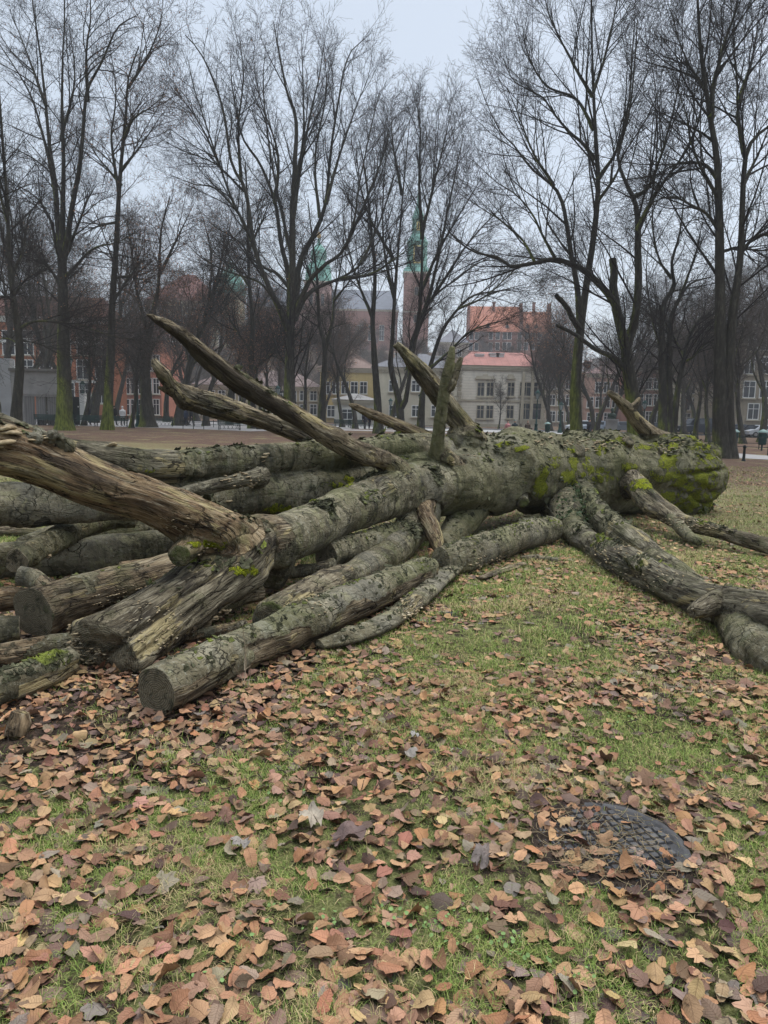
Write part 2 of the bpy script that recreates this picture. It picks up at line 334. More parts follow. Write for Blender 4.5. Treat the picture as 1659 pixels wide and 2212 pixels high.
pv.inputs['Color'].default_value = (.92, .95, 1, 1); pv.inputs['Density'].default_value = .0005; pv.inputs['Anisotropy'].default_value = .1
t_.links.new(pv.outputs[0], o_.inputs['Volume']); hz.materials.append(hm); h_ = link('haze', hz); h_['kind'] = 'stuff'; h_['label'] = 'thin grey winter mist hanging over the whole park'; h_['category'] = 'haze'

# ------------------------------------------------------------------ buildings
def wallmat(name, c, course=0, dark=.6, var=.2):
    t = NT(name); O = t.obj(); n1 = t.noise(O, .35, 5, .7); n2 = t.noise(O, 3, 4)
    st_ = t.noise(t.vm(O, (1.2, 1.2, .12)), 1, 5, .7); cc = t.ramp(n1, [(.3, tuple(x*(1-var) for x in c)), (.7, tuple(x*(1+var*.4) for x in c))]); cc = t.mix(t.mr(n2, .55, .75), cc, tuple(x*.75 for x in c)); cc = t.mix(t.ma('MULTIPLY', t.mr(st_, .5, .7), .5), cc, tuple(x*.5 for x in c))
    if course:
        S = t.n('ShaderNodeSeparateXYZ'); t.l(O, S.inputs[0]); q = t.ma('FRACT', t.ma('DIVIDE', S.outputs[2], course))
        cc = t.mix(t.ma('MULTIPLY', t.mr(q, .86, .9), .5), cc, tuple(x*.45 for x in c))
    t.col(cc); return t.m
def roofmat(name, c, seam=.5):
    t = NT(name); O = t.obj(); S = t.n('ShaderNodeSeparateXYZ'); t.l(O, S.inputs[0]); n1 = t.noise(O, .6, 5)
    cc = t.ramp(n1, [(.3, tuple(x*.78 for x in c)), (.7, tuple(min(1, x*1.15) for x in c))])
    if seam:
        q = t.ma('FRACT', t.ma('DIVIDE', S.outputs[0], seam)); cc = t.mix(t.ma('MULTIPLY', t.mr(q, .88, .92), .4), cc, tuple(x*.5 for x in c))
    t.col(cc); t.b.inputs['Roughness'].default_value = .6; return t.m
gl_ = NT('window_glass'); gl_.col((.02, .024, .03)); gl_.b.inputs['Roughness'].default_value = .12; gl_.b.inputs['Specular IOR Level'].default_value = .6; M['glass'] = gl_.m
M['white'] = plain('white_frame', (.62, .61, .58), .6, .08); M['brownframe'] = plain('brown_frame', (.10, .06, .04), .6, .1)
M['trim'] = plain('stone_trim', (.42, .37, .28), .85, .15); M['stone'] = plain('grey_stone', (.22, .21, .20), .9, .25, 1.)
M['black'] = plain('black_iron', (.018, .022, .022), .45, .2); M['green'] = plain('dark_green_iron', (.02, .05, .045), .45, .2)
M['copper'] = plain('green_copper', (.15, .33, .27), .7, .25, .25)
WIN = {}
def window(parent, x, y, z, w, h, fm='white', bars=1, sill=True):
    key = (round(w, 1), round(h, 1), fm, bars, sill)
    if key not in WIN:
        p = MB().box(-w/2, w/2, -.02, .04, 0, h).mesh('window', M['glass']); f = MB(); e = .11
        f.box(-w/2-e, -w/2, -.09, .03, -e, h+e).box(w/2, w/2+e, -.09, .03, -e, h+e).box(-w/2, w/2, -.09, .03, h, h+e).box(-w/2, w/2, -.09, .03, -e, 0)
        if bars: f.box(-.04, .04, -.07, -.022, 0, h).box(-w/2, -.04, -.07, -.022, h*.66, h*.66+.07).box(.04, w/2, -.07, -.022, h*.66, h*.66+.07)
        s_ = MB().box(-w/2-.25, w/2+.25, -.26, .0, -e-.16, -e-.003).mesh('sill', M['trim'])
        WIN[key] = (p, f.mesh('frame', M[fm]), s_)
    a, b, c = WIN[key]; o = link('window', a, parent, (x, y, z)); link('frame', b, o)
    if sill: link('sill', c, o)
    return o
def hip(mb, x0, x1, y0, y1, z, h, inset=None, ov=.5):
    ins = inset if inset is not None else (y1-y0)/2
    x0 -= ov; x1 += ov; y0 -= ov; y1 += ov; ym = (y0+y1)/2
    v = [[x0, y0, z], [x1, y0, z], [x1, y1, z], [x0, y1, z], [x0+ins, ym, z+h], [x1-ins, ym, z+h]]
    return mb.add(v, [[0, 1, 5, 4], [2, 3, 4, 5], [3, 2, 1, 0]], [[1, 2, 5], [3, 0, 4]])
def house(name, label, u0, u1, vt, vb, d, depth, wm, rm, roofh, rows, cornice=.35, inset=None, rz=0, chims=(), gap=0, base=None, trim='trim', cat='building', group=None, fm='white', rov=.5):
    """front wall seen between u0..u1 and vt..vb at distance d; rows: (v_bottom, height_m, [u...], width_m)"""
    A = P(u0, vb, d); B = P(u1, vb, d); z0 = A[2] if base is None else base; zt = P((u0+u1)/2, vt, d)[2]; W = B[0]-A[0]; H = zt-z0
    cx = (A[0]+B[0])/2
    t = thing(name, label, cat, (cx, d, z0), rz, group)
    MB().box(-W/2, W/2, 0, depth, -2, H).ob('wall', wm, t)
    if cornice: MB().box(-W/2-cornice, W/2+cornice, -cornice, depth+cornice, H, H+.4).box(-W/2-cornice*.5, W/2+cornice*.5, -cornice*.5, -.003, H-.35, H-.003).ob('cornice', M[trim], t)
    if roofh:
        mb = MB(); hip(mb, -W/2, W/2, 0, depth, H+.403, roofh, inset, rov); ro = mb.ob('roof', rm, t)
        for (cu, ch, cw) in chims:
            x = P(cu, vt, d)[0]-cx; c = MB().box(x-cw/2, x+cw/2, depth*.3, depth*.3+cw, H+.3, H+ch).box(x-cw/2-.1, x+cw/2+.1, depth*.3-.1, depth*.3+cw+.1, H+ch, H+ch+.2); c.ob('chimney', M['chim'], ro)
    for (wv, hh, us, ww) in rows:
        for u_ in us:
            x = P(u_, wv, d)[0]-cx
            if abs(x)+ww/2 < W/2-.1: window(t, x, 0, P(u_, wv, d)[2]-z0, ww, hh, fm)
    return t, cx, z0, W, H
M['chim'] = plain('chimney_render', (.5, .48, .46), .85, .15)
# villa with the red metal roof
cream = wallmat('villa_wall', (.70, .64, .54), .42)
vt_, cx, z0, W, H = house('villa', 'cream two storey villa with red metal roof and white chimneys behind the fallen trunk', 985, 1176, 796, 921, 112, 13, cream, roofmat('red_metal_roof', (.27, .125, .105), 1.1), 2.6,
    [(855, 2.0, (1038, 1058, 1103), .98), (855, 2.0, (1136, 1161), 1.9), (855, 2., (996,), 1.1), (903, 1.9, (1037, 1057, 1101), 1.0), (907, 2.5, (1134, 1158), 1.9)], chims=((1042, 2.3, 1.3), (1075, 2.5, 1.4), (1088, 2.5, 1.2), (1112, 1.6, 1.3)), inset=3.2, fm='trim')
def loc_(u, v, d=112): return P(u, v, d)[0]-cx, P(u, v, d)[2]-z0
zs = loc_(1080, 868)[1]
MB().box(-W/2-.15, W/2+.15, -.15, -.003, zs, zs+.3).box(-W/2-.1, W/2+.1, -.1, -.003, .0, .5).ob('string_course', M['trim'], vt_)
for (a, b) in ((1026, 1070), (1093, 1113)):
    xa, zt = loc_(a, 819); xb = loc_(b, 819)[0]; MB().box(xa, xb, -.35, -.003, zt, zt+.22).prism([(xa+.2, -.3), (xb-.2, -.3), (xb-.2, -.004), (xa+.2, -.004)], zt+.22, zt+.5).box((xa+xb)/2-.4, (xa+xb)/2+.4, -.3, -.004, zt+.5, zt+.75).ob('pediment', M['trim'], vt_)
dm = MB()
for k in range(44): x = -W/2+.15+k*(W-.3)/43; dm.box(x-.08, x+.08, -.3, -.18, H-.3, H-.01)
dm.ob('dentils', M['trim'], vt_)
for u_ in (1126, 1146, 1170):
    x, _ = loc_(u_, 900); MB().box(x-.22, x+.22, -.5, -.004, .6, H-.4).ob('pilaster', M['trim'], vt_)
bl = MB(); xa = loc_(1125, 900)[0]; xb = W/2
bl.box(xa, xb, -1.4, -1.2, 1.25, 1.4).box(xa, xb, -1.4, -1.2, 0, .5)
for k in range(20): x = xa+.1+k*(xb-xa-.2)/19; bl.box(x-.05, x+.05, -1.36, -1.26, .5, 1.25)
bl.ob('balustrade', M['trim'], vt_)
for x in (-W/2+.35, W/2-.35):
    q = MB()
    for k in range(14): q.box(x-(.35 if k % 2 else .25), x+(.35 if k % 2 else .25), -.08, -.003, .6+k*.6, 1.1+k*.6)
    q.ob('quoins', M['trim'], vt_)
house('townhouse', 'low cream house left of the villa with small white windows', 806, 984, 800, 926, 106, 10, wallmat('cream_wall', (.52, .47, .36)), roofmat('grey_roof', (.13, .13, .14)), 2.4,
      [(899, 1.5, (849, 898, 940, 968), 1.1), (845, 1.5, (849, 898, 940, 968), 1.1)], chims=((860, 2.5, 1.), (950, 2.2, 1.)))
house('townhouse', 'yellow house with pilasters behind the slender fork-trunked tree', 690, 808, 800, 922, 122, 12, wallmat('yellow_wall', (.50, .38, .17)), roofmat('brown_roof', (.16, .11, .09)), 3,
      [(900, 1.8, (715, 735, 760, 785), 1.2), (850, 1.9, (705, 725, 745, 765, 785), 1.1)])
house('outbuilding', 'low white annex in front of the yellow house', 722, 812, 870, 920, 100, 6, wallmat('white_wall', (.58, .55, .48)), roofmat('annex_roof', (.2, .19, .18)), .9, [(905, 1.3, (750, 792), 1.4)])
house('townhouse', 'ochre row house left of the yellow house behind the central tree', 420, 690, 838, 916, 128, 12, wallmat('ochre_wall', (.40, .33, .22)), roofmat('dull_roof', (.15, .11, .10)), 3,
      [(895, 1.7, tuple(range(435, 690, 22)), 1.1), (865, 1.7, tuple(range(435, 690, 22)), 1.1)])
# brick hall on the left
bh, bcx, bz0, BW, BH = house('brick_hall', 'tall orange brick hall with white bands behind the left trees', -190, 246, 690, 905, 96, 5, wallmat('orange_brick', (.40, .16, .09), .0, var=.4), roofmat('hall_roof', (.17, .085, .07)), 3,
      [(765, 3., (-60, -20, 20, 60, 100, 140, 180, 220), 1.5), (818, 2.4, (-60, -20, 20, 60, 100, 140, 180, 220), 1.5), (870, 2.6, (150, 185, 220), 1.4)], trim='white')
for v_ in (742, 825):
    z = P(100, v_, 96)[2]-bz0; MB().box(-BW/2-.12, BW/2+.12, -.14, -.003, z, z+.35).ob('band', M['white'], bh)
house('seminary', 'salmon brick building with white window bays right of the orange hall', 247, 350, 730, 907, 118, 14, wallmat('salmon_brick', (.43, .18, .12), var=.3), roofmat('sem_roof', (.16, .09, .08)), 4,
      [(895, 2.4, (258, 274, 290, 306, 322, 338), .9), (850, 2.4, (258, 274, 290, 306, 322, 338), .9), (800, 2.4, (258, 274, 290, 306, 322, 338), .9)], trim='white')
# castle on the hill
castle_c = wallmat('castle_plaster', (.48, .42, .28)); castle_b = wallmat('castle_brick', (.27, .13, .10), .0, var=.3)
house('castle_palace', 'cream palace wing with dull red roof high on the hill at left', 318, 470, 652, 800, 285, 24, castle_c, roofmat('palace_roof', (.27, .12, .10)), 12,
      [(700, 3.5, tuple(range(330, 470, 15)), 1.8), (745, 3.5, tuple(range(330, 470, 15)), 1.8), (675, 2.5, tuple(range(330, 470, 15)), 1.6)])
pv_, px_, pz_, pw_, ph_ = house('castle_pavilion', 'corner pavilion under a green copper dome beside the palace wing', 464, 516, 636, 800, 278, 12, castle_c, None, 0, [(700, 3.5, (478, 500), 1.8), (745, 3.5, (478, 500), 1.8)])
MB().lathe([(6.2, ph_+.4), (6.4, ph_+2), (5.9, ph_+4.5), (4.6, ph_+7), (2.6, ph_+9), (1.6, ph_+9.6), (1.5, ph_+12), (.5, ph_+13.2), (.1, ph_+15)], 16, (0, 6, 0)).ob('dome', M['copper'], pv_, True)
house('cathedral_nave', 'long castle church with grey slate roof between the two green towers', 536, 856, 668, 800, 300, 24, castle_b, roofmat('slate', (.12, .13, .155), 0), 9.5,
      [(735, 6, tuple(range(560, 850, 24)), 1.8)], inset=2)
def tower(name, label, u0, u1, vt, vb, d, wm, caps, wins):
    A = P(u0, vb, d); B = P(u1, vb, d); W = B[0]-A[0]; zt = P((u0+u1)/2, vt, d)[2]; z0 = A[2]; t = thing(name, label, 'tower', ((A[0]+B[0])/2, d, z0)); H = zt-z0
    MB().box(-W/2, W/2, 0, W, -3, H).ob('wall', wm, t); MB().box(-W/2-.4, W/2+.4, -.4, W+.4, H, H+.6).box(-W/2-.25, W/2+.25, -.25, W+.25, H*.6, H*.6+.5).ob('cornice', M['trim'], t)
    return t, W, H, z0
tw, W, H, z0 = tower('bell_tower', 'pink brick castle tower with rounded green copper helmet and gilt finial', 656, 710, 610, 790, 292, wallmat('tower_brick', (.34, .20, .17), var=.2), 0, 0)
r_ = W/2*1.05
dm = MB().lathe([(r_*1.05, H+.6), (r_, H+3), (r_*.92, H+7), (r_*.55, H+9), (r_*.5, H+9.5), (r_*.62, H+10), (r_*.6, H+13), (r_*.3, H+15), (r_*.12, H+16), (.1, H+20)], 8, (0, W/2, 0)).ob('dome', M['copper'], tw, True)
link('finial', MB().lathe([(.05, -1.5), (.9, -.4), (.9, .4), (.05, 1.5)], 10).mesh('finial', plain('gilt', (.6, .40, .12), .4, .1)), dm, (0, W/2, H+19))
for s in (-.25, 0, .25):
    window(tw, s*W*.9, 0, H-9, 1.2, 4.5, 'trim', 0, False)
tw, W, H, z0 = tower('clock_tower', 'slender brick castle tower with green spire and gold-framed clock window', 868, 922, 590, 800, 292, castle_b, 0, 0)
r_ = W/2*1.1
def sq(prof): return MB().lathe([(r*1.35, z) for r, z in prof], 4, (0, W/2, 0))
s_ = MB().lathe([(r_*1.06, H+.6), (r_*.92, H+2.5), (r_*.74, H+3.5), (r_*.72, H+12), (r_*.80, H+12.6), (r_*.5, H+15.5), (r_*.42, H+16), (r_*.42, H+21), (r_*.5, H+21.5), (r_*.16, H+27), (.1, H+34)], 8, (0, W/2, 0)).ob('spire', M['copper'], tw)
gd = plain('gold', (.62, .50, .16), .4, .1)
for (zz, ww, hh) in ((H+4, 3.4, 6.8), (H+16.8, 1.4, 3.4)):
    f = MB().box(-ww/2, ww/2, 0, .3, 0, .5).box(-ww/2, ww/2, 0, .3, hh-.5, hh).box(-ww/2, -ww/2+.5, 0, .3, .5, hh-.5).box(ww/2-.5, ww/2, 0, .3, .5, hh-.5)
    yo = W/2-r_*(.8 if zz < H+10 else .5)-.1
    wn = link('window', MB().box(-ww/2+.5, ww/2-.5, .1, .25, .5, hh-.5).mesh('window', M['glass']), tw, (0, yo, zz)); link('frame', f.mesh('frame', gd), wn)
window(tw, 0, 0, H*.5, 1.6, 3., 'trim', 0, False); window(tw, 0, 0, H*.78, 1.6, 3., 'trim', 0, False)
# castle brick wing with orange roof
A = P(1006, 790, 262); B = P(1186, 790, 262); cw = B[0]-A[0]; zt = P(1080, 717, 262)[2]; zz0 = A[2]; t = thing('castle_wing', 'brick castle wing with bright orange tiled roof and stepped gables on the hill', 'building', ((A[0]+B[0])/2, 262, zz0), radians(-5))
Hc = zt-zz0; MB().box(-cw/2, cw/2, 0, 15, -6, Hc).ob('wall', castle_b, t)
ot = roofmat('orange_tiles', (.36, .14, .085), 0); rh = 10.0
def gab(x0, x1, h, z, nm='roof'):
    return MB().add([[x0, -.5, z], [x1, -.5, z], [x1, 15.5, z], [x0, 15.5, z], [x0, 7.5, z+h], [x1, 7.5, z+h]], [[0, 1, 5, 4], [2, 3, 4, 5], [3, 2, 1, 0]], [[0, 4, 3], [1, 2, 5]]).ob(nm, ot, t)
r1 = gab(-cw/2+1, cw*.13, rh, Hc); r2 = gab(cw*.13+1.3, cw/2-1, rh-1.8, Hc)
for x in (-cw/2, cw*.13+.01, cw/2-1.01):
    g_ = MB()
    for k in range(7): q = k/7; g_.box(x, x+1, -.6+q*7.6+.003*k, 15.6-q*7.6, Hc+.01+rh*q*1.05, Hc+rh*(q+1/7)*1.05+.5)
    g_.ob('gable', castle_b, t)
for x in (-cw*.18, cw*.30): MB().box(x-.5, x+.5, 6, 7, Hc+5, Hc+rh+1.1).box(x-.65, x+.65, 5.85, 7.15, Hc+rh+1.1, Hc+rh+1.4).ob('chimney', castle_b, r1)
for x in (-cw*.25, -cw*.02, cw*.22, cw*.32): MB().add([[x-.8, .6, Hc+1.6], [x+.8, .6, Hc+1.6], [x, .6, Hc+3.4], [x-.8, 3, Hc+2.4], [x+.8, 3, Hc+2.4], [x, 4, Hc+3.5]], [[0, 1, 4, 3], [1, 2, 5, 4], [2, 0, 3, 5]], [[0, 2, 1]]).ob('dormer', M['glass'], r1)
for u_ in (1018, 1030, 1060, 1075, 1090, 1100, 1122, 1136, 1150, 1164):
    x = P(u_, 740, 262)[0]-(A[0]+B[0])/2; window(t, x, 0, P(u_, 733, 262)[2]-zz0, 1.3, 2.6, 'white', 0, False); window(t, x, 0, P(u_, 756, 262)[2]-zz0, 1.3, 2.6, 'white', 0, False)
house('gatehouse', 'low grey-roofed castle house left of the orange-roofed wing', 945, 1010, 742, 800, 255, 12, wallmat('gate_wall', (.33, .27, .22)), roofmat('gate_roof', (.14, .14, .155)), 5, [(770, 2.4, (958, 975, 992), 1.3)])
# houses on the right
tan_ = wallmat('tan_render', (.30, .255, .19), var=.25)
house('apartment_block', 'grey-tan five storey apartment block at the right edge', 1590, 1860, 706, 938, 97, 18, tan_, roofmat('mansard', (.12, .12, .13), 0), 3.2,
      [(755, 2.1, (1602, 1630, 1658, 1690), 1.15), (806, 2.1, (1602, 1623, 1656, 1690), 1.15), (858, 2.1, (1602, 1622, 1656, 1690), 1.4), (905, 2.0, (1602, 1630, 1658, 1690), 1.3)], inset=4, rz=radians(-6), cornice=.7)
house('tenement', 'pale cream tenement left of the grey-tan block behind the twin-stemmed tree', 1468, 1588, 772, 934, 122, 14, wallmat('pale_tenement', (.42, .38, .28)), roofmat('ten_roof', (.13, .12, .13)), 3.4,
      [(v_, 1.9, (1482, 1502, 1522, 1542, 1564, 1580), 1.1) for v_ in (815, 850, 885, 918)], chims=((1500, 3.6, 1.2), (1550, 3.8, 1.2)))
house('tenement', 'red brick tenement with cream window trim behind the leaning mossy tree', 1352, 1466, 800, 930, 132, 14, wallmat('red_tenement', (.30, .15, .11)), roofmat('ten_roof2', (.12, .12, .13)), 3.,
      [(v_, 1.9, (1364, 1382, 1400, 1418, 1436, 1454), 1.1) for v_ in (840, 875, 912)], chims=((1400, 3.4, 1.2),))
house('tenement', 'pink rendered tenement behind the bust monument', 1262, 1350, 812, 928, 138, 14, wallmat('pink_tenement', (.48, .30, .23)), roofmat('ten_roof3', (.20, .13, .12)), 3.,
      [(v_, 1.9, (1274, 1292, 1310, 1328, 1342), 1.1) for v_ in (848, 880, 914)], chims=((1300, 3.4, 1.2),))
house('tenement', 'beige tenement with dark roof right of the villa', 1180, 1260, 806, 926, 140, 14, wallmat('beige_tenement', (.42, .33, .25)), roofmat('ten_roof4', (.14, .13, .13)), 3.,
      [(v_, 1.9, (1192, 1210, 1228, 1246), 1.1) for v_ in (840, 875, 910)], chims=((1225, 3.4, 1.2),))
# gate and wooden yard wall at the far left
A = P(-60, 900, 60); B = P(128, 900, 60); t = thing('yard_wall', 'weathered grey yard wall with plank doors and arched gateway at the left edge', 'wall', (0, 60, 0))
def ux(u, v=880): return P(u, v, 60)[0]
def uz(v, u=60): return P(u, v, 60)[2]
wl = MB().box(ux(26), ux(128), 0, .5, uz(852), uz(802)).box(ux(26), ux(34), 0, .5, 0, uz(852)); wl.ob('wall', M['stone'], t)
MB().box(ux(24), ux(130), -.2, .7, uz(802)+.003, uz(796)).ob('coping', plain('coping', (.12, .11, .10)), t)
ar = MB(); R_ = ux(14)-ux(-30); cxx = ux(-30); n = 14
pts = [(cxx+R_*.75*cos(a), R_*.75*sin(a)+uz(880)) for a in np.linspace(0, pi, n)]
for k in range(n-1):
    (xa, za), (xb, zb) = pts[k], pts[k+1]; ar.add([[xa, 0, za], [xb, 0, zb], [xb, 0, uz(775)], [xa, 0, uz(775)], [xa, .6, za], [xb, .6, zb], [xb, .6, uz(775)], [xa, .6, uz(775)]], [[1, 0, 3, 2], [4, 5, 6, 7], [0, 1, 5, 4], [2, 3, 7, 6]])
ar.box(pts[0][0], ux(25.5), 0, .6, 0, uz(775)).box(ux(-110), pts[-1][0], 0, .6, 0, uz(775)); ar.ob('archway', plain('lime_render', (.27, .27, .27), .9, .25, .6), t)
pm = NT('planks'); S = pm.n('ShaderNodeSeparateXYZ'); pm.l(pm.obj(), S.inputs[0]); q = pm.ma('FRACT', pm.ma('MULTIPLY', S.outputs[0], 5)); pm.col(pm.mix(pm.mr(q, .85, .95), pm.mix(pm.noise(pm.vm(pm.obj(), (5, 5, .6)), 1, 4), (.09, .085, .08), (.22, .21, .20)), (.03, .03, .03)))
for (a, b) in ((52, 73), (77, 97), (101, 125)):
    MB().box(ux(a), ux(b), .1, .2, 0, uz(856)).ob('plank_door', pm.m, t)
wl2 = MB().box(ux(35), ux(51), .1, .4, 0, uz(853)).box(ux(125.5), ux(128), .0, .4, 0, uz(853)).box(ux(51), ux(125.4), .05, .3, uz(856)+.003, uz(852.2)); wl2.ob('post', M['stone'], t)
t = thing('gate_door', 'dark steel gate beside a white pillar left of the walking person', 'gate', (0, 64, 0))
MB().box(P(156, 880, 64)[0], P(172, 880, 64)[0], 0, .12, 0, P(160, 857, 64)[2]).ob('door', M['black'], t); MB().box(P(173, 880, 64)[0], P(184, 880, 64)[0], -.1, .4, 0, P(180, 850, 64)[2]).ob('pillar', M['white'], t)
MB().box(P(168, 880, 64)[0], P(170, 880, 64)[0], -.01, -.002, P(168, 880, 64)[2], P(168, 877, 64)[2]).ob('notice', M['white'], t)
# ------------------------------------------------------------------ trees
def grow(start, d, L, r0, re, K, wob, up, rg):
    N = len(start); pts = np.empty((N, K, 3)); pts[:, 0] = start; d = nrm(d)
    w_ = rg.normal(size=(N, 3))*wob
    for k in range(1, K):
        w_ = w_*.55 + rg.normal(size=(N, 3))*wob*.8
        d = nrm(d + w_ + np.array([0, 0, up])); pts[:, k] = pts[:, k-1] + d*(L/(K-1))[:, None]
    t = np.linspace(0, 1, K)[None]; rad = r0[:, None]*(1-(1-re)*t**.85)
    return pts, rad
def spawn(pts, rad, Mc, t0, ang, lr, rg, plen=None, rr=.6, rmin=.006, taper=.45):
    N, K, _ = pts.shape; t = t0+(1-t0)*(np.arange(Mc)[None]+rg.random((N, Mc)))/Mc; t = np.clip(t, 0, .985)
    x = t*(K-1); i = np.floor(x).astype(int); f = (x-i)[..., None]; n_ = np.arange(N)[:, None]
    p = pts[n_, i]*(1-f)+pts[n_, i+1]*f; tan_ = nrm(pts[n_, i+1]-pts[n_, i]); r = rad[n_, i]*(1-f[..., 0])+rad[n_, i+1]*f[..., 0]
    per = nrm(np.cross(tan_, rg.normal(size=tan_.shape))); a = rg.uniform(ang[0], ang[1], t.shape)[..., None]
    d = np.cos(a)*tan_+np.sin(a)*per
    if plen is None: plen = np.full(N, 1.)
    L = plen[:, None]*lr*(1-taper*t)*rg.uniform(.55, 1.3, t.shape); rc = np.maximum(np.minimum(r*rr, L*.013+.003), rmin)
    return p.reshape(-1, 3), d.reshape(-1, 3), L.ravel(), rc.ravel()
def crown(pts, rad, rg, lev, scale=1., leaves=0, lsc=1.):
    """lev: list of (children, t0, (a0,a1), length ratio, wobble, up, K, sides)"""
    out = []; P_, R_ = pts, rad; fine = None
    for (mc, t0, ang, lr, wob, up, K, S) in lev:
        s, d, L, r = spawn(P_, R_, mc, t0, ang, lr*lsc, rg, rmin=.0055*scale)
        P_, R_ = grow(s, d, L, r, .35, K, wob, up, rg); R_ = np.maximum(R_, .0048*scale); out.append(tubes(P_, R_, S)); fine = P_
    vs = []; fs = []; n = 0
    for v, f in out: vs.append(v); fs.append(f+n); n += len(v)
    return np.vstack(vs), np.vstack(fs), fine
def trunkmesh(name, pl, S=14, flare=1., seed=0, low=6., green=.45):
    """pl: list of (pts (K,3), rad (K)); returns bark mesh"""
    vs = []; fs = []; n = 0; lows = []
    for i, (p, r) in enumerate(pl):
        v, f = tubes(p[None], r[None], S); q = fbm(v*np.array([3, 3, 1.])+seed, 3, 5)
        c = np.repeat(p, S, axis=0); rr = np.repeat(r, S); v = c+(v-c)*(1+.13*q+.05*vn(v*9, 2))[:, None]
        vs.append(v); fs.append(f+n); n += len(v)
        tip = len(v)
        vs.append(p[-1][None]+0.0*v[:1]); fs.append(np.array([[n-S+k, n-S+(k+1) % S, n, n] for k in range(0)]).reshape(-1, 4)); n += 1
    v = np.vstack(vs); z0 = v[:, 2].min(); lo = np.clip(1-(v[:, 2]-z0)/low/1.6, 0, 1)
    return npmesh(name, v, [np.vstack(fs)], M['bark'], True, {'low': lo, 'green': np.full(len(v), green)})
LEV = [(14, .05, (.3, .75), 4.6, .07, .05, 7, 4), (7, .10, (.35, .8), 2.1, .10, .03, 6, 3), (4, .15, (.35, .9), 1.05, .13, .02, 4, 3), (2, .2, (.4, 1.), .6, .15, .01, 3, 3)]
LEV2 = [(14, .08, (.4, .95), 3.9, .11, .03, 7, 4), (7, .12, (.4, 1.), 1.9, .15, .02, 5, 3), (4, .15, (.4, 1.1), 1.0, .18, .0, 4, 3), (2, .2, (.4, 1.1), .55, .18, .0, 3, 3)]
LEVG = [(9, .05, (.4, .9), 3.4, .10, .03, 6, 3), (7, .12, (.4, 1.), 1.7, .14, .01, 4, 3), (4, .1, (.4, 1.1), .95, .17, 0, 3, 3)]
def leafcards(pts, n, size, rg):
    k = rg.integers(0, len(pts), n); p = pts[k, rg.integers(1, pts.shape[1], n)]+rg.normal(size=(n, 3))*.03
    a = nrm(rg.normal(size=(n, 3))+np.array([0, 0, -.8])); b = nrm(np.cross(a, rg.normal(size=(n, 3)))); s = size*rg.uniform(.6, 1.3, n)[:, None]; c = np.cross(a, b)
    v = np.stack([p, p+a*s*.5+b*s*.33+c*s*.08, p+a*s, p+a*s*.5-b*s*.33+c*s*.08], 1).reshape(-1, 3); return v, np.arange(n*4).reshape(-1, 4)
def herotree(name, label, d, limbs, lev=LEV, seed=1, group='old bare park trees around the lawn', stem=(0,), leaves=0, depth=2.5, twig='twig', toff=0., nocrown=(), extra=1.):
    """limbs: list of (points [(u, v)...], r0 px, r1 px); limb 0 stands on the ground"""
    rg = np.random.default_rng(seed); px = d/F; built = []; base = None
    for i, (pp, ra, rb) in enumerate(limbs):
        n = len(pp); w = []
        a0 = np.array([P(*pp[0], d)])
        dsh = 0 if i in stem else rg.uniform(-1, 1)*depth
        for k, (u, v) in enumerate(pp):
            dd = d + dsh*(k/(n-1))*(1.2 if i not in stem else 0)
            q = P(u, v, dd)
            if i in stem and k == 0: q[2] = float(gz(q[0], q[1]))-.1
            w.append([*q, (1. if i in stem else .95)*(ra+(rb*(1. if i in nocrown else .55)-ra)*(k/(n-1))**.62)*px])
        c = cr(w, 26); p, r = c[:, :3], np.maximum(c[:, 3], .015)
        if i not in stem: p = p + (rg.normal(size=p.shape)*.06).cumsum(0)*.3*min(1, r[0]*4)
        if i in stem:
            h = p[:, 2]-p[0, 2]; r = r*(1+.32*np.exp(-h/.45))
        built.append((p, r))
    base = built[0][0][0].copy(); t = thing(name, label, 'tree', base, 0, group)
    sm = [(p-base, r) for i, (p, r) in enumerate(built) if i in stem]; link('trunk', trunkmesh('trunk', sm, 16, seed=seed, green={17: 1.1, 18: 1.1, 13: .9, 11: .9, 14: .6, 15: .35, 19: .2}.get(seed, .5)), t)
    for i, (p, r) in enumerate(built):
        if i not in stem: link('limb', trunkmesh('limb', [(p-base, r)], 10, seed=seed+i), t)
    cp = [b for i, b in enumerate(built) if i not in nocrown]
    P_ = np.stack([p-base for p, r in cp]); R_ = np.stack([r for p, r in cp])
    # trunk part of a stem carries no twigs near the ground: start each crown at its upper part
    Q = []; QR = []
    for (p, r), i in zip([(P_[k], R_[k]) for k in range(len(cp))], [i for i in range(len(built)) if i not in nocrown]):
        s = 9 if i in stem else 2
        Q.append(cr(np.hstack([p[s:], r[s:, None]]), 22))
    Q = np.stack(Q); v, f, fine = crown(Q[:, :, :3], Q[:, :, 3], rg, lev, max(1., d/45)*extra)
    link('crown', npmesh('crown', v, f, M[twig], True), t)
    if leaves:
        lv, lf = leafcards(fine, leaves, .11, rg); o = link('withered_leaves', npmesh('withered_leaves', lv, lf, M['dryleaf'], False), t); o['kind'] = 'stuff'
    return t
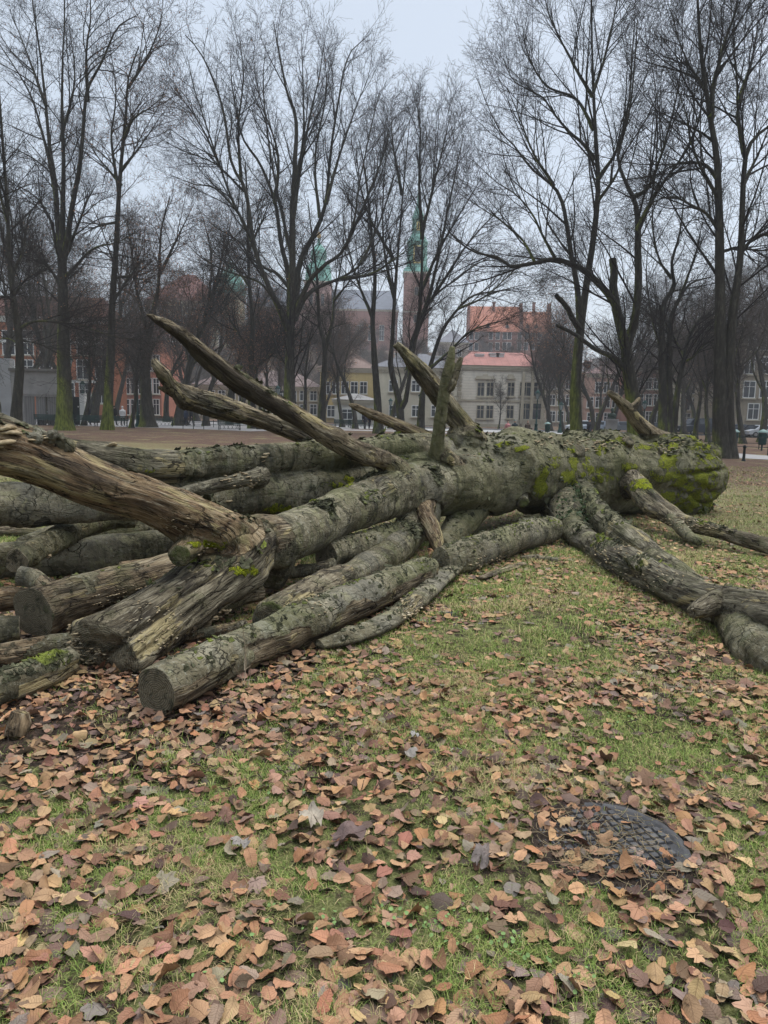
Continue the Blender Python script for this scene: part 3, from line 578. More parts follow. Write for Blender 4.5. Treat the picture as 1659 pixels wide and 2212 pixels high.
herotree('bare_tree', 'big central bare tree with a wide fan of limbs and mossy trunk', 56, [
    ([(628, 930), (626, 860), (626, 790), (628, 735), (628, 690)], 16, 14),
    ([(622, 712), (605, 670), (575, 610), (550, 540), (530, 415), (500, 350), (480, 225), (440, 125), (400, 75)], 9, 1.5),
    ([(527, 412), (512, 398), (480, 365), (450, 345), (400, 325), (350, 300)], 3.5, 1),
    ([(632, 700), (640, 650), (600, 592), (575, 580), (540, 555), (520, 525), (480, 500), (450, 480)], 6.5, 1.2),
    ([(628, 690), (624, 600), (605, 525), (592, 440), (560, 360), (520, 300), (500, 200), (495, 120)], 8, 1.2),
    ([(630, 690), (632, 600), (632, 465), (636, 370), (640, 260), (620, 200), (600, 100), (590, 45)], 11, 1.2),
    ([(636, 690), (645, 575), (675, 510), (700, 450), (712, 350), (728, 230), (750, 125), (795, 80)], 9, 1.2),
    ([(636, 680), (665, 610), (700, 570), (740, 540), (765, 475), (775, 400), (800, 275), (820, 190)], 7, 1.2),
    ([(636, 690), (660, 640), (700, 615), (740, 600), (780, 570), (830, 500), (900, 420)], 7.5, 1.2),
    ([(735, 602), (800, 590), (850, 560), (900, 520)], 4, 1),
    ([(634, 470), (650, 350), (670, 250), (690, 160), (700, 90)], 5, 1),
    ([(594, 440), (600, 330), (560, 210), (545, 110)], 4.5, 1),
    ([(552, 545), (520, 470), (465, 410), (420, 400), (370, 380)], 4.5, 1),
    ([(545, 520), (500, 430), (455, 300), (420, 190), (405, 120)], 4, 1), ([(520, 390), (515, 280), (525, 170), (520, 90)], 4, 1), ([(632, 560), (608, 460), (585, 340), (570, 190), (575, 90)], 5, 1),
    ([(634, 420), (655, 300), (655, 180), (650, 70)], 5, 1), ([(705, 440), (735, 330), (770, 230), (800, 160)], 4.5, 1), ([(745, 540), (790, 430), (830, 330), (850, 250)], 4.5, 1), ([(780, 570), (815, 490), (845, 400), (860, 330)], 4, 1), ([(690, 470), (680, 340), (705, 200), (700, 110)], 4, 1),
    ([(600, 655), (560, 610), (500, 590), (440, 560), (400, 520)], 4, 1), ([(480, 370), (440, 280), (400, 220), (375, 180)], 3, .8)], seed=11, group=None, leaves=350, depth=4)
herotree('bare_tree', 'clump of bare stems with long arching boughs in front of the clock tower', 60, [
    ([(818, 928), (815, 860), (808, 760), (805, 693), (810, 593), (800, 480), (790, 380), (775, 300)], 11, 1.5),
    ([(868, 926), (862, 868), (844, 793), (847, 743), (854, 618), (860, 543), (872, 400), (885, 260)], 10, 1.2),
    ([(866, 880), (877, 856), (892, 756), (909, 643), (912, 518), (932, 400), (940, 270)], 8, 1.2),
    ([(908, 926), (912, 868), (915, 843), (929, 793), (954, 718), (989, 668), (1024, 638), (1080, 628), (1130, 615)], 9, 1.2),
    ([(880, 800), (890, 740), (930, 650), (990, 600), (1050, 560), (1110, 570)], 5, 1),
    ([(905, 640), (950, 540), (990, 470), (1040, 390)], 5, 1),
    ([(893, 740), (930, 620), (960, 480), (980, 380), (1000, 290)], 6, 1),
    ([(850, 640), (830, 540), (828, 420), (840, 260)], 4.5, 1),
    ([(806, 690), (770, 600), (745, 500), (740, 420)], 4.5, 1),
    ([(912, 518), (905, 400), (905, 300), (900, 215)], 5, 1),
    ([(925, 800), (970, 760), (1010, 720), (1060, 700), (1100, 690)], 4, .8),
    ([(912, 500), (935, 400), (960, 300), (975, 240)], 4, 1), ([(868, 420), (850, 320), (845, 250)], 4, 1), ([(850, 560), (800, 470), (775, 380), (760, 300)], 4, 1), ([(930, 650), (1000, 540), (1060, 470), (1100, 430)], 4, .8), ([(989, 668), (1050, 640), (1110, 590), (1150, 600)], 3, .8)], stem=(0, 1, 3), seed=12, depth=4, lev=LEV, group=None)
herotree('bare_tree', 'tall mossy bare tree with straight trunk right of the villa', 43, [
    ([(1246, 965), (1243, 850), (1250, 750), (1256, 690), (1269, 600), (1284, 500), (1292, 400), (1287, 300), (1282, 200), (1279, 100), (1276, -60)], 15, 2),
    ([(1254, 700), (1247, 620), (1229, 525), (1214, 440), (1189, 400), (1149, 370), (1109, 320), (1074, 280), (1030, 175)], 8, 1.2),
    ([(1285, 345), (1260, 310), (1229, 285), (1199, 250), (1169, 210), (1109, 175), (1080, 120)], 5, 1),
    ([(1282, 280), (1244, 215), (1179, 185), (1139, 110), (1130, 60)], 4.5, 1),
    ([(1290, 390), (1310, 360), (1334, 320), (1359, 225), (1369, 100), (1375, -20)], 6, 1),
    ([(1280, 210), (1230, 120), (1190, 40), (1170, -40)], 4, 1), ([(1281, 200), (1310, 110), (1330, 20), (1340, -50)], 4, 1),
    ([(1197, 402), (1150, 330), (1120, 250), (1095, 190)], 4, .8), ([(1288, 440), (1330, 380), (1350, 330), (1400, 250), (1430, 180)], 4, .9),
    ([(1252, 712), (1238, 690), (1228, 668), (1206, 640)], 7.5, 5)], seed=13, nocrown=(9,), group=None)
herotree('bare_tree', 'leaning mossy tree with a thick bough arching over to the left', 36, [
    ([(1378, 985), (1372, 900), (1362, 830), (1355, 780), (1350, 730)], 23, 17),
    ([(1352, 750), (1338, 690), (1318, 640), (1279, 595), (1244, 570), (1199, 557), (1154, 565), (1097, 572), (1079, 552), (1029, 540), (994, 520), (964, 490)], 12, 2),
    ([(1199, 557), (1174, 510), (1149, 460), (1114, 420), (1069, 390), (1019, 345)], 4, .8),
    ([(1154, 565), (1129, 520), (1089, 482), (1039, 450), (979, 410)], 3.5, .8),
    ([(1350, 735), (1336, 680), (1328, 620), (1323, 565)], 11, 8.5),
    ([(1352, 755), (1372, 690), (1378, 600), (1375, 520), (1374, 470), (1367, 430), (1345, 390), (1330, 340), (1345, 280), (1360, 180), (1370, 40)], 12, 2),
    ([(1376, 500), (1400, 450), (1430, 400), (1490, 310), (1520, 200), (1530, 90)], 6.5, 1),
    ([(1372, 425), (1400, 405), (1430, 330), (1450, 260), (1470, 160), (1475, 40)], 5, 1),
    ([(1369, 820), (1330, 775), (1290, 755), (1250, 725), (1207, 700)], 7, 3.5),
    ([(1334, 660), (1310, 630), (1260, 590)], 3, 1)], seed=14, nocrown=(4, 8), group=None, depth=2)
herotree('bare_tree', 'great twin-stemmed bare tree standing by the path at the right', 33, [
    ([(1560, 990), (1556, 868), (1556, 743), (1555, 618), (1554, 500), (1549, 350), (1534, 250), (1515, 120), (1505, -30)], 19, 4),
    ([(1576, 990), (1572, 868), (1579, 718), (1591, 618), (1600, 540), (1609, 350), (1629, 300), (1665, 270)], 16, 4),
    ([(1535, 255), (1540, 190), (1564, 100), (1589, 25), (1600, -60)], 7, 2),
    ([(1607, 330), (1592, 250), (1589, 165), (1580, 60)], 6, 1.5),
    ([(1555, 500), (1530, 462), (1499, 445), (1464, 427), (1430, 432), (1400, 450)], 5, 1),
    ([(1549, 385), (1519, 355), (1469, 352), (1429, 372), (1400, 400)], 5, 1),
    ([(1600, 545), (1625, 515), (1650, 506), (1690, 510)], 5, 2), ([(1556, 545), (1590, 535), (1640, 540), (1690, 535)], 4.5, 2),
    ([(1606, 400), (1640, 330), (1680, 230)], 5, 1), ([(1552, 430), (1500, 330), (1480, 240), (1440, 150)], 4.5, 1),
    ([(1528, 200), (1480, 120), (1450, 20)], 4, 1), ([(1595, 220), (1625, 120), (1640, 0)], 5, 1)], stem=(0, 1), seed=15, depth=2, group=None)
herotree('bare_tree', 'crooked many-stemmed tree left of the twin-stemmed one with a bough arching right', 46, [
    ([(1434, 950), (1431, 818), (1430, 718), (1434, 656), (1456, 618), (1451, 568), (1469, 500), (1480, 400)], 11, 2),
    ([(1446, 950), (1446, 780), (1449, 693), (1469, 643), (1494, 611), (1539, 598)], 9, 2),
    ([(1453, 950), (1464, 843), (1476, 781), (1484, 743), (1509, 693), (1535, 678)], 8, 4),
    ([(1432, 760), (1410, 700), (1395, 600), (1400, 520)], 4, 1), ([(1450, 600), (1425, 560), (1410, 480), (1420, 400)], 4, 1),
    ([(1470, 640), (1500, 560), (1520, 480)], 4, 1), ([(1476, 782), (1500, 770), (1530, 740), (1560, 752)], 3.5, 1), ([(1478, 770), (1460, 730), (1440, 700)], 3, 1)], stem=(0, 1, 2), seed=16, lev=LEV2, depth=2, group=None)
herotree('bare_tree', 'wide mossy-footed tree at left with many tall limbs', 49, [
    ([(140, 945), (138, 800), (137, 700), (135, 600), (132, 520)], 18, 14),
    ([(131, 540), (120, 400), (108, 300), (100, 200), (90, 100), (72, -30)], 7, 2), ([(133, 530), (133, 400), (130, 250), (131, 150), (134, -20)], 7, 2),
    ([(137, 560), (165, 400), (180, 300), (190, 200), (225, 130), (260, 60), (300, 35)], 7, 1.5), ([(124, 440), (95, 300), (60, 190), (-10, 80)], 5, 1.5),
    ([(130, 560), (110, 470), (70, 420), (10, 395)], 4.5, 1), ([(140, 560), (180, 450), (205, 400)], 4.5, 1), ([(140, 600), (200, 540), (250, 525), (300, 500)], 4.5, 1),
    ([(133, 620), (90, 560), (30, 540)], 4, 1), ([(190, 220), (185, 120), (195, 30), (190, -60)], 4, 1), ([(100, 230), (60, 120), (20, 20)], 4, 1), ([(132, 300), (160, 180), (150, 60)], 4, 1)], seed=17, lev=LEV2, group=None, leaves=700)
herotree('bare_tree', 'straight slim tree with green mossy trunk beside the person in the white coat', 52, [
    ([(232, 938), (235, 850), (240, 750), (243, 650), (250, 550), (255, 450), (262, 350), (272, 250), (277, 170), (300, 100)], 12.5, 2),
    ([(257, 420), (240, 300), (250, 200), (235, 90)], 4, 1), ([(268, 300), (290, 260), (320, 240), (355, 210)], 4, 1),
    ([(250, 600), (290, 600), (345, 615)], 4, 1), ([(246, 650), (285, 590), (320, 550)], 4, 1), ([(256, 480), (210, 490), (170, 510)], 3.5, 1),
    ([(262, 370), (300, 320), (350, 245)], 4, 1), ([(276, 190), (310, 140), (345, 60), (350, 20)], 3.5, 1), ([(262, 400), (220, 350), (190, 310)], 3.5, 1)], seed=18, lev=LEV2, group=None, leaves=1500, twig='twigbrown')
herotree('bare_tree', 'pale grey knobbly trunk at the far left with long drooping twigs', 37, [
    ([(34, 945), (36, 880), (43, 793), (40, 718), (32, 668), (25, 606), (20, 543), (15, 430), (5, 300), (-5, 150)], 14, 3),
    ([(40, 712), (70, 696), (110, 695), (160, 699), (205, 712), (245, 726), (292, 733)], 4, 1), ([(42, 735), (90, 745), (130, 765), (175, 778)], 2.5, .6),
    ([(30, 650), (5, 640), (-30, 648)], 4, 1.5), ([(24, 600), (50, 540), (60, 470), (90, 420)], 4.5, 1), ([(18, 480), (-10, 400), (-40, 350)], 4, 1), ([(30, 640), (60, 600), (110, 580)], 3, .8), ([(40, 740), (10, 730), (-30, 745)], 3, .8)], seed=19, lev=LEV2, group=None)
herotree('bare_tree', 'thick burly knobbly trunk beside the green street lamp at left', 62, [
    ([(320, 930), (316, 860), (314, 790), (322, 720), (330, 680)], 17, 11), ([(322, 720), (300, 640), (290, 560), (280, 470)], 6, 1.5), ([(330, 690), (345, 600), (350, 500), (370, 420)], 6, 1.5),
    ([(316, 780), (350, 720), (390, 700)], 4, 1), ([(346, 590), (390, 500), (420, 440)], 4, 1)], seed=20, lev=LEV2, group=None, leaves=2200, twig='twigbrown')
herotree('bare_tree', 'slender tree forking high between the central tree and the yellow house', 64, [
    ([(694, 925), (698, 840), (702, 750), (690, 700), (685, 600), (675, 520), (665, 430)], 9, 1.5), ([(702, 755), (717, 700), (722, 640), (738, 560), (745, 460)], 6, 1),
    ([(688, 640), (660, 570), (650, 500)], 3, 1), ([(721, 650), (760, 600), (790, 540)], 3, 1)], seed=21, lev=LEV2, group=None)
herotree('bare_tree', 'dark straight trunk with ochre withered leaves left of the central tree', 66, [
    ([(546, 925), (543, 800), (546, 700), (538, 600), (535, 450), (530, 350)], 10, 2), ([(545, 800), (590, 760), (610, 735), (630, 740)], 3.5, 1),
    ([(545, 810), (575, 770), (595, 740)], 3, 1), ([(540, 620), (500, 560), (470, 500)], 4, 1), ([(537, 540), (570, 470), (590, 420)], 3.5, 1), ([(545, 760), (500, 700), (480, 640)], 3.5, 1)], seed=22, lev=LEV2, group=None, leaves=1800)
# generic trees, copied further back
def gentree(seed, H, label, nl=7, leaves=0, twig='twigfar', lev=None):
    rg = np.random.default_rng(seed); zf = H*rg.uniform(.25, .4)
    s, r = grow(np.zeros((1, 3)), np.array([[rg.normal()*.06, rg.normal()*.06, 1]]), np.array([H*.8]), np.array([H*.018]), .15, 22, .05, .03, rg)
    s = s[0]; r = r[0]*(1+.5*np.exp(-s[:, 2]/.5)); t = thing('bare_tree', label, 'tree', (0, 0, 0)); link('trunk', trunkmesh('trunk', [(s, r)], 10, seed=seed), t)
    p0, d0, L0, r0 = spawn(s[None], r[None], nl+3, .25, (.3, .8), H*.5, rg, rr=.62, taper=.6); r0 = np.minimum(H*.009, L0*.014)
    p, q = grow(p0, d0, L0, r0, .2, 22, .07, .05, rg)
    link('limb', trunkmesh('limb', [(p[i], q[i]) for i in range(len(p))], 6, seed=seed), t)
    Q = np.concatenate([p, s[None]]); QR = np.concatenate([q, r[None]])
    v, f, fine = crown(Q[:, 3:], QR[:, 3:], rg, lev or LEVG, 1.5, lsc=H/20)
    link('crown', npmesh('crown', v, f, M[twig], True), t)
    if leaves: lv, lf = leafcards(fine, leaves, .13, rg); o = link('withered_leaves', npmesh('withered_leaves', lv, lf, M['dryleaf'], False), t); o['kind'] = 'stuff'
    return t
LM = [(-20, 'the arched gateway'), (60, 'the pale knobbly trunk'), (140, 'the wide mossy-footed tree'), (232, 'the slim mossy trunk'), (318, 'the burly trunk'), (400, 'the tip of the lower broken limb'), (480, 'the copper-domed pavilion'), (546, 'the straight ochre-leaved tree'), (628, 'the big central tree'), (694, 'the slender forked tree'), (760, 'the yellow house'), (815, 'the clump of arching stems'), (895, 'the clock tower'), (960, 'the upright forked limb'), (1080, 'the villa'), (1160, 'the lone villa lamp'), (1246, 'the tall straight mossy tree'), (1322, 'the bust monument'), (1375, 'the leaning mossy tree'), (1440, 'the crooked many-stemmed tree'), (1510, 'the dark van'), (1565, 'the twin-stemmed tree'), (1640, 'the apartment block')]
def where(u, d):
    k = min(LM, key=lambda q: abs(q[0]-u)); dd = u-k[0]; return ('just behind ' if abs(dd) < 14 else 'left of ' if dd < 0 else 'right of ')+k[1]
GL = ['bare tree with rounded crown among the far trees', 'tall narrow bare tree among the far trees', 'bare tree holding brown withered leaves among the far trees', 'low spreading bare tree among the far trees']
gens = [gentree(31, 20, GL[0]), gentree(32, 24, GL[1], 9), gentree(33, 18, GL[2], 8, 2600, 'twigbrown'), gentree(34, 13, GL[3], 9)]
# (u, distance, kind, scale, what it stands beside)
sp = [(95, 66, 1, .85, 'leaning in front of the plank doors'), (203, 74, 1, .95, 'between the two mossy trunks at left'), (283, 58, 3, .8, 'thin, just right of the person in the white coat'), (383, 70, 1, 1.0, 'right of the burly trunk'), (397, 74, 0, 1.0, 'behind the broken limb tip'),
      (445, 72, 2, 1.0, 'with brown leaves left of the central tree'), (360, 88, 2, 1.1, 'with brown leaves before the palace wing'), (495, 82, 0, 1.0, 'below the copper-domed pavilion'), (585, 84, 3, 1.2, 'just left of the central trunk'), (660, 78, 3, 1.1, 'just right of the central trunk'),
      (740, 82, 3, 1.1, 'in front of the yellow house'), (768, 76, 0, .8, 'at the edge of the paved square'), (960, 92, 3, .8, 'small, before the cream house'), (1078, 98, 3, .55, 'small, before the villa front'), (1190, 92, 0, .85, 'at the right corner of the villa'),
      (1218, 84, 3, 1.0, 'right of the villa lamp post'), (1290, 72, 0, .8, 'beside the bust monument'), (1320, 88, 1, .8, 'behind the bust monument'), (1405, 76, 0, .9, 'between leaning tree and crooked tree'), (1505, 66, 3, 1.0, 'left of the twin-stemmed tree'),
      (1535, 58, 3, .9, 'low beside the twin-stemmed tree'), (1610, 56, 3, 1.0, 'in front of the apartment block'), (1650, 62, 0, .85, 'at the right edge before the apartment block'), (1480, 84, 1, .8, 'before the cream tenement'), (150, 84, 0, 1.1, 'behind the wide left tree'),
      (60, 80, 2, 1.1, 'against the orange brick hall'), (10, 72, 1, 1.1, 'at the left edge by the brick hall'), (250, 90, 0, 1.0, 'before the salmon building'), (320, 96, 3, 1.2, 'behind the burly trunk'), (425, 100, 1, .9, 'before the ochre row'),
      (520, 104, 0, .95, 'before the long castle church'), (620, 108, 3, 1.2, 'behind the central trunk'), (700, 112, 0, .8, 'before the yellow house front'), (1140, 128, 0, .9, 'behind the villa roof'), (1230, 118, 0, .9, 'before the beige tenement'),
      (1380, 104, 3, 1.2, 'before the red brick tenement'), (1440, 110, 0, .9, 'behind the crooked tree'), (1560, 96, 0, .9, 'between tenement and apartment block'), (1300, 120, 3, 1.3, 'before the pink tenement'), (1700, 70, 1, .9, 'beyond the right edge of the apartment block'),
      (560, 64, 2, .62, 'with ochre leaves under the long broken limb'), (-40, 60, 0, 1.0, 'leftmost in the park'), (180, 62, 3, .9, 'between the two mossy left trunks, low'), (845, 80, 0, .9, 'behind the clump of stems'), (1440, 64, 3, .9, 'low behind the crooked tree')]
FL = ['rounded bare tree in the far avenue before the town houses', 'tall bare tree in the far avenue before the town houses', 'brown-leaved tree in the far avenue before the town houses', 'low bare tree in the far avenue before the town houses']; FG = ['far rounded trees', 'far tall trees', 'far brown-leaved trees', 'far low trees']
rgx = np.random.default_rng(55)
for i in range(28):
    u = rgx.uniform(-60, 250) if i < 5 else rgx.uniform(270, 700) if i < 13 else rgx.uniform(1180, 1700); sp.append((u, rgx.uniform(76, 92) if u < 250 else rgx.uniform(80, 118), int(rgx.choice([0, 1, 2, 3])), rgx.uniform(.75, 1.1), None))
used = set()
for i, (u, d, k, s, what) in enumerate(sp):
    q = P(u, 900, d); q[2] = float(gz(q[0], q[1])) - .05; lab = GL[k].replace(' among the far trees', ', '+what) if what else ['rounded', 'tall', 'brown-leaved', 'low'][k]+f" bare tree {'farthest' if d > 100 else 'farther' if d > 88 else 'further'} back, {where(u, d)}"
    if k not in used: used.add(k); t = gens[k]; t['group'] = 'bare trees standing round the lawn'; t.location = [float(a) for a in q]; t.rotation_euler = (0, 0, random.uniform(0, 6)); t.scale = (s,)*3; t['label'] = lab
    else: dup(gens[k], q, random.uniform(0, 6.28), lab, s, 'far trees of the avenue' if not what else 'bare trees standing round the lawn')
# woodland on the castle slope
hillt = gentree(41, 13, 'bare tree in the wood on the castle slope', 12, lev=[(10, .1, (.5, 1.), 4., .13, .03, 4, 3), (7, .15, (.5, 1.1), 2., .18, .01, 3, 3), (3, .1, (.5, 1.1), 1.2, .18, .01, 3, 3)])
for o in hillt.children: pass
hillt['group'] = 'bare trees on the castle slope'; first = True
rgh = np.random.default_rng(5)
for i in range(150):
    d = rgh.uniform(165, 262); u = rgh.uniform(180, 1235); q = P(u, 880, d); q[2] = float(gz(q[0], q[1]))-.2; s = rgh.uniform(.6, 1.1)*(.75 if u > 960 else 1)
    lab = f"{'tall' if s > .9 else 'small'} tree {'low' if d < 200 else 'high' if d > 232 else 'halfway'} on the slope, {where(u, d)}"
    if first: hillt['label'] = lab; hillt.location = [float(a) for a in q]; first = False
    else: dup(hillt, q, rgh.uniform(0, 6.28), lab, s)

# ------------------------------------------------------------------ street furniture
def gnd(u, v): return PZ(u, v, 0.)
def at(u, d): q = P(u, 900, d); q[2] = 0; return q
lg = NT('lamp_glass'); lg.col((.25, .28, .28)); lg.b.inputs['Roughness'].default_value = .15
def lamp(label, u, vt, d):
    q = at(u, d); H = P(u, vt, d)[2]; t = thing('street_lamp', label, 'street lamp', q, 0, 'lantern lamps in the park')
    MB().lathe([(.26, 0), (.26, .25), (.18, .35), (.15, .9), (.19, .95), (.10, 1.05), (.075, 1.5), (.06, H-1.15), (.1, H-1.1), (.05, H-1.0), (.05, H-.9)], 12).ob('post', M['green'], t, True)
    MB().lathe([(.12, H-.9), (.24, H-.36)], 6).ob('lantern_glass', lg.m, t)
    f = MB()
    for k in range(6):
        a = k*pi/3; f.tube([[.125*cos(a), .125*sin(a), H-.9], [.25*cos(a), .25*sin(a), H-.36]], .016, 4)
    f.lathe([(.14, H-.93), (.14, H-.89)], 6); f.ob('lantern_frame', M['green'], t)
    MB().lathe([(.30, H-.36), (.31, H-.32), (.16, H-.17), (.13, H-.1), (.05, H-.03), (.0, H)], 12).ob('cap', M['green'], t, True)
lamp('lantern lamp post left of the plank doors beside the wide mossy tree', 154, 768, 56); lamp('lantern lamp post right of the dark steel gate', 181, 822, 70)
lamp('green lantern lamp post left of the burly trunk', 298, 808, 62); lamp('lantern lamp post seen over the two long broken limbs', 600, 832, 72)
lamp('small far lantern lamp post before the cream house', 843, 860, 92); lamp('lantern lamp post left of the upright broken branches', 908, 848, 78)
lamp('lantern lamp post standing clear before the villa', 1159, 842, 72); lamp('lantern lamp post between the villa and the tall mossy tree', 1211, 868, 80); lamp('lantern lamp post right of the leaning mossy tree', 1391, 864, 74)
slat = plain('dark_green_slats', (.03, .05, .045), .6, .3)
bt = thing('park_bench', 'dark green park bench with ring-patterned iron frame nearest the wide mossy tree', 'bench', (0, 0, 0), 0, 'dark green benches by the path')
b = MB()
for k in range(5): b.box(-.95, .95, -.05+k*.1, .03+k*.1, .42, .45)
b.ob('seat', slat, bt); b = MB()
for k in range(4): b.box(-.95, .95, .47+k*.02, .5+k*.02, .5+k*.11, .59+k*.11)
b.ob('backrest', slat, bt)
for s in (-1, 1):
    b = MB(); x = s*.85; b.tube([[x, -.05, 0], [x, -.02, .42]], .022, 6).tube([[x, .5, 0], [x, .45, .42], [x, .56, .95]], .022, 6).tube([[x, -.05, .42], [x, .47, .42]], .02, 6).tube([[x, -.03, .64], [x, .5, .66]], .02, 6).tube([[x, -.03, .42], [x, -.03, .64]], .018, 6)
    a = np.linspace(0, 2*pi, 17); b.tube(np.stack([a*0+x, .21+.17*np.cos(a), .2+.17*np.sin(a)], 1), .014, 5); b.ob('side_frame', M['black'], bt)
b = MB()
for k in range(5):
    cx_ = -.68+k*.34; a = np.linspace(0, 2*pi, 17); b.tube(np.stack([cx_+.16*np.cos(a), a*0-.05, .22+.16*np.sin(a)], 1), .012, 5)
b.ob('ring_rail', M['black'], bt)
bl_ = [(183, 60, 0, None), (213, 63, 2.9, 'bench half hidden behind the walking person in black'), (250, 60, .2, 'bench in front of the person in the white coat'), (104, 60, 3.1, 'bench seen from behind below the plank doors, left of the mossy trunk'), (55, 62, 3.0, 'leftmost bench by the grey yard wall'),
       (352, 66, .4, 'bench right of the burly trunk'), (497, 60, 3.14, 'long bench behind the low rail under the lower broken limb'), (742, 78, 3.0, 'bench on the paved square left of the small broken limb'), (770, 80, 0., 'farther bench on the paved square before the white annex'), (1010, 84, 3.1, 'bench before the villa behind the fallen trunk'), (1392, 60, 3.1, 'pale green bench behind the fallen trunk near its butt')]
for i, (u, d, rz, lb) in enumerate(bl_):
    if i == 0: bt.location = [float(a) for a in at(u, d)]; bt.rotation_euler = (0, 0, rz)
    else: dup(bt, at(u, d), rz, lb)
bn = thing('litter_bin', 'dark green litter bin with pale domed lid near the left plank doors', 'litter bin', at(110, 62), 0, 'domed litter bins')
MB().lathe([(.0, .35), (.2, .35), (.22, .4), (.25, 1.0), (.25, 1.02)], 14).ob('body', M['green'], bn, True)
MB().lathe([(.31, 1.08), (.30, 1.12), (.2, 1.2), (.05, 1.27), (0, 1.28)], 14).ob('lid', plain('pale_green', (.17, .24, .22), .5, .1), bn, True)
MB().tube([[.0, .0, 0], [0, 0, .36]], .05, 8).tube([[.24, 0, .9], [.24, 0, 1.1]], .02, 6).tube([[-.24, 0, .9], [-.24, 0, 1.1]], .02, 6).ob('stand', M['green'], bn)
for u, d, lb in ((1589, 42, 'litter bin by the path rail just right of the twin-stemmed tree'), (1652, 43, 'litter bin at the right edge by the path rail'), (1184, 66, 'litter bin lid just showing over the fallen trunk right of the villa lamp')): dup(bn, at(u, d), 0, lb)
def railfence(label, pts, h=.55):
    t = thing('rail_fence', label, 'fence', (*pts[0], 0)); o0 = np.array([*pts[0], 0]); c = np.array([[*p, 0] for p in pts])-o0; L = np.linalg.norm(np.diff(c, axis=0), axis=1).sum(); n = max(2, int(L/2.2)); s = cr(c, n+1)
    b = MB(); b.tube(s+[0, 0, h], .022, 6).tube(s+[0, 0, h*.45], .016, 5); b.ob('rail', M['black'], t)
    pm_ = MB().lathe([(.05, 0), (.03, .04), (.026, h+.02), (.045, h+.05), (.04, h+.1), (0, h+.12)], 8).mesh('post', M['black'], True)
    for q in s: link('post', pm_, t, q)
railfence('low black rail fence along the far side of the left path', [P(380, 900, 70)[:2], P(470, 900, 67)[:2], P(570, 900, 66)[:2]])
railfence('low black rail fence on the lawn side of the left path', [P(395, 900, 60)[:2], P(440, 900, 60)[:2]])
railfence('low black rail fence round the paved square', [P(700, 900, 78)[:2], P(820, 900, 74)[:2], P(990, 900, 76)[:2]])
railfence('black double rail fence beyond the right path beside the twin-stemmed tree', [P(1585, 900, 37.5)[:2], P(1640, 900, 37)[:2], P(1760, 900, 36)[:2]], .9)
railfence('second black rail fence farther back at the right edge', [P(1480, 900, 50)[:2], P(1600, 900, 46)[:2], P(1760, 900, 44)[:2]], .8)
bo = thing('bollard', 'short black bollard at the near edge of the right path', 'bollard', PZ(1606, 996)); MB().lathe([(.09, 0), (.06, .1), (.05, .55), (.08, .58), (.07, .66), (.0, .7)], 12).ob('post', M['black'], bo, True)
# bust monument
bm_ = thing('bust_monument', 'dark bronze bust on a grey stone pedestal behind the fallen trunk', 'monument', at(1322, 52))
MB().box(-.42, .42, -.42, .42, 0, .3).box(-.33, .33, -.33, .33, .3, 1.55).box(-.4, .4, -.4, .4, 1.55, 1.68).ob('pedestal', M['stone'], bm_)
def remeshed(name, mb, vox, mat, parent=None, smooth=4, fac=.5, loc=None):
    me = mb.mesh('tmp', mat); o = D.objects.new('tmp', me); COL.objects.link(o)
    r = o.modifiers.new('r', 'REMESH'); r.mode = 'VOXEL'; r.voxel_size = vox; r.use_smooth_shade = True
    if smooth: s = o.modifiers.new('s', 'SMOOTH'); s.iterations = smooth; s.factor = fac
    dg = bpy.context.evaluated_depsgraph_get(); dg.update(); m2 = D.meshes.new_from_object(o.evaluated_get(dg)); m2.name = name; m2.materials.clear()
    if mat: m2.materials.append(mat)
    D.objects.remove(o); D.meshes.remove(me); return m2 if parent is False else link(name, m2, parent, loc)
bz = plain('bronze', (.035, .05, .042), .5, .3)
def ball(mb, c, r, n=10): return mb.lathe([(max(.001, sin(a))*r[0], -cos(a)*r[2]) for a in np.linspace(0, pi, n)], 14, c, 1, r[1]/r[0])
h = MB(); ball(h, (0, 0, 2.32), (.115, .135, .16)); ball(h, (0, -.13, 2.3), (.02, .035, .035)); ball(h, (-.12, 0, 2.31), (.02, .03, .035)); ball(h, (.12, 0, 2.31), (.02, .03, .035)); ball(h, (0, -.1, 2.2), (.05, .05, .04))
h.tube([[0, .01, 1.95], [0, 0, 2.25]], [.09, .075], 12); ball(h, (0, .02, 1.92), (.32, .17, .2)); h.box(-.22, .22, -.12, .15, 1.685, 1.85)
remeshed('bust', h, .012, bz, bm_, 3)

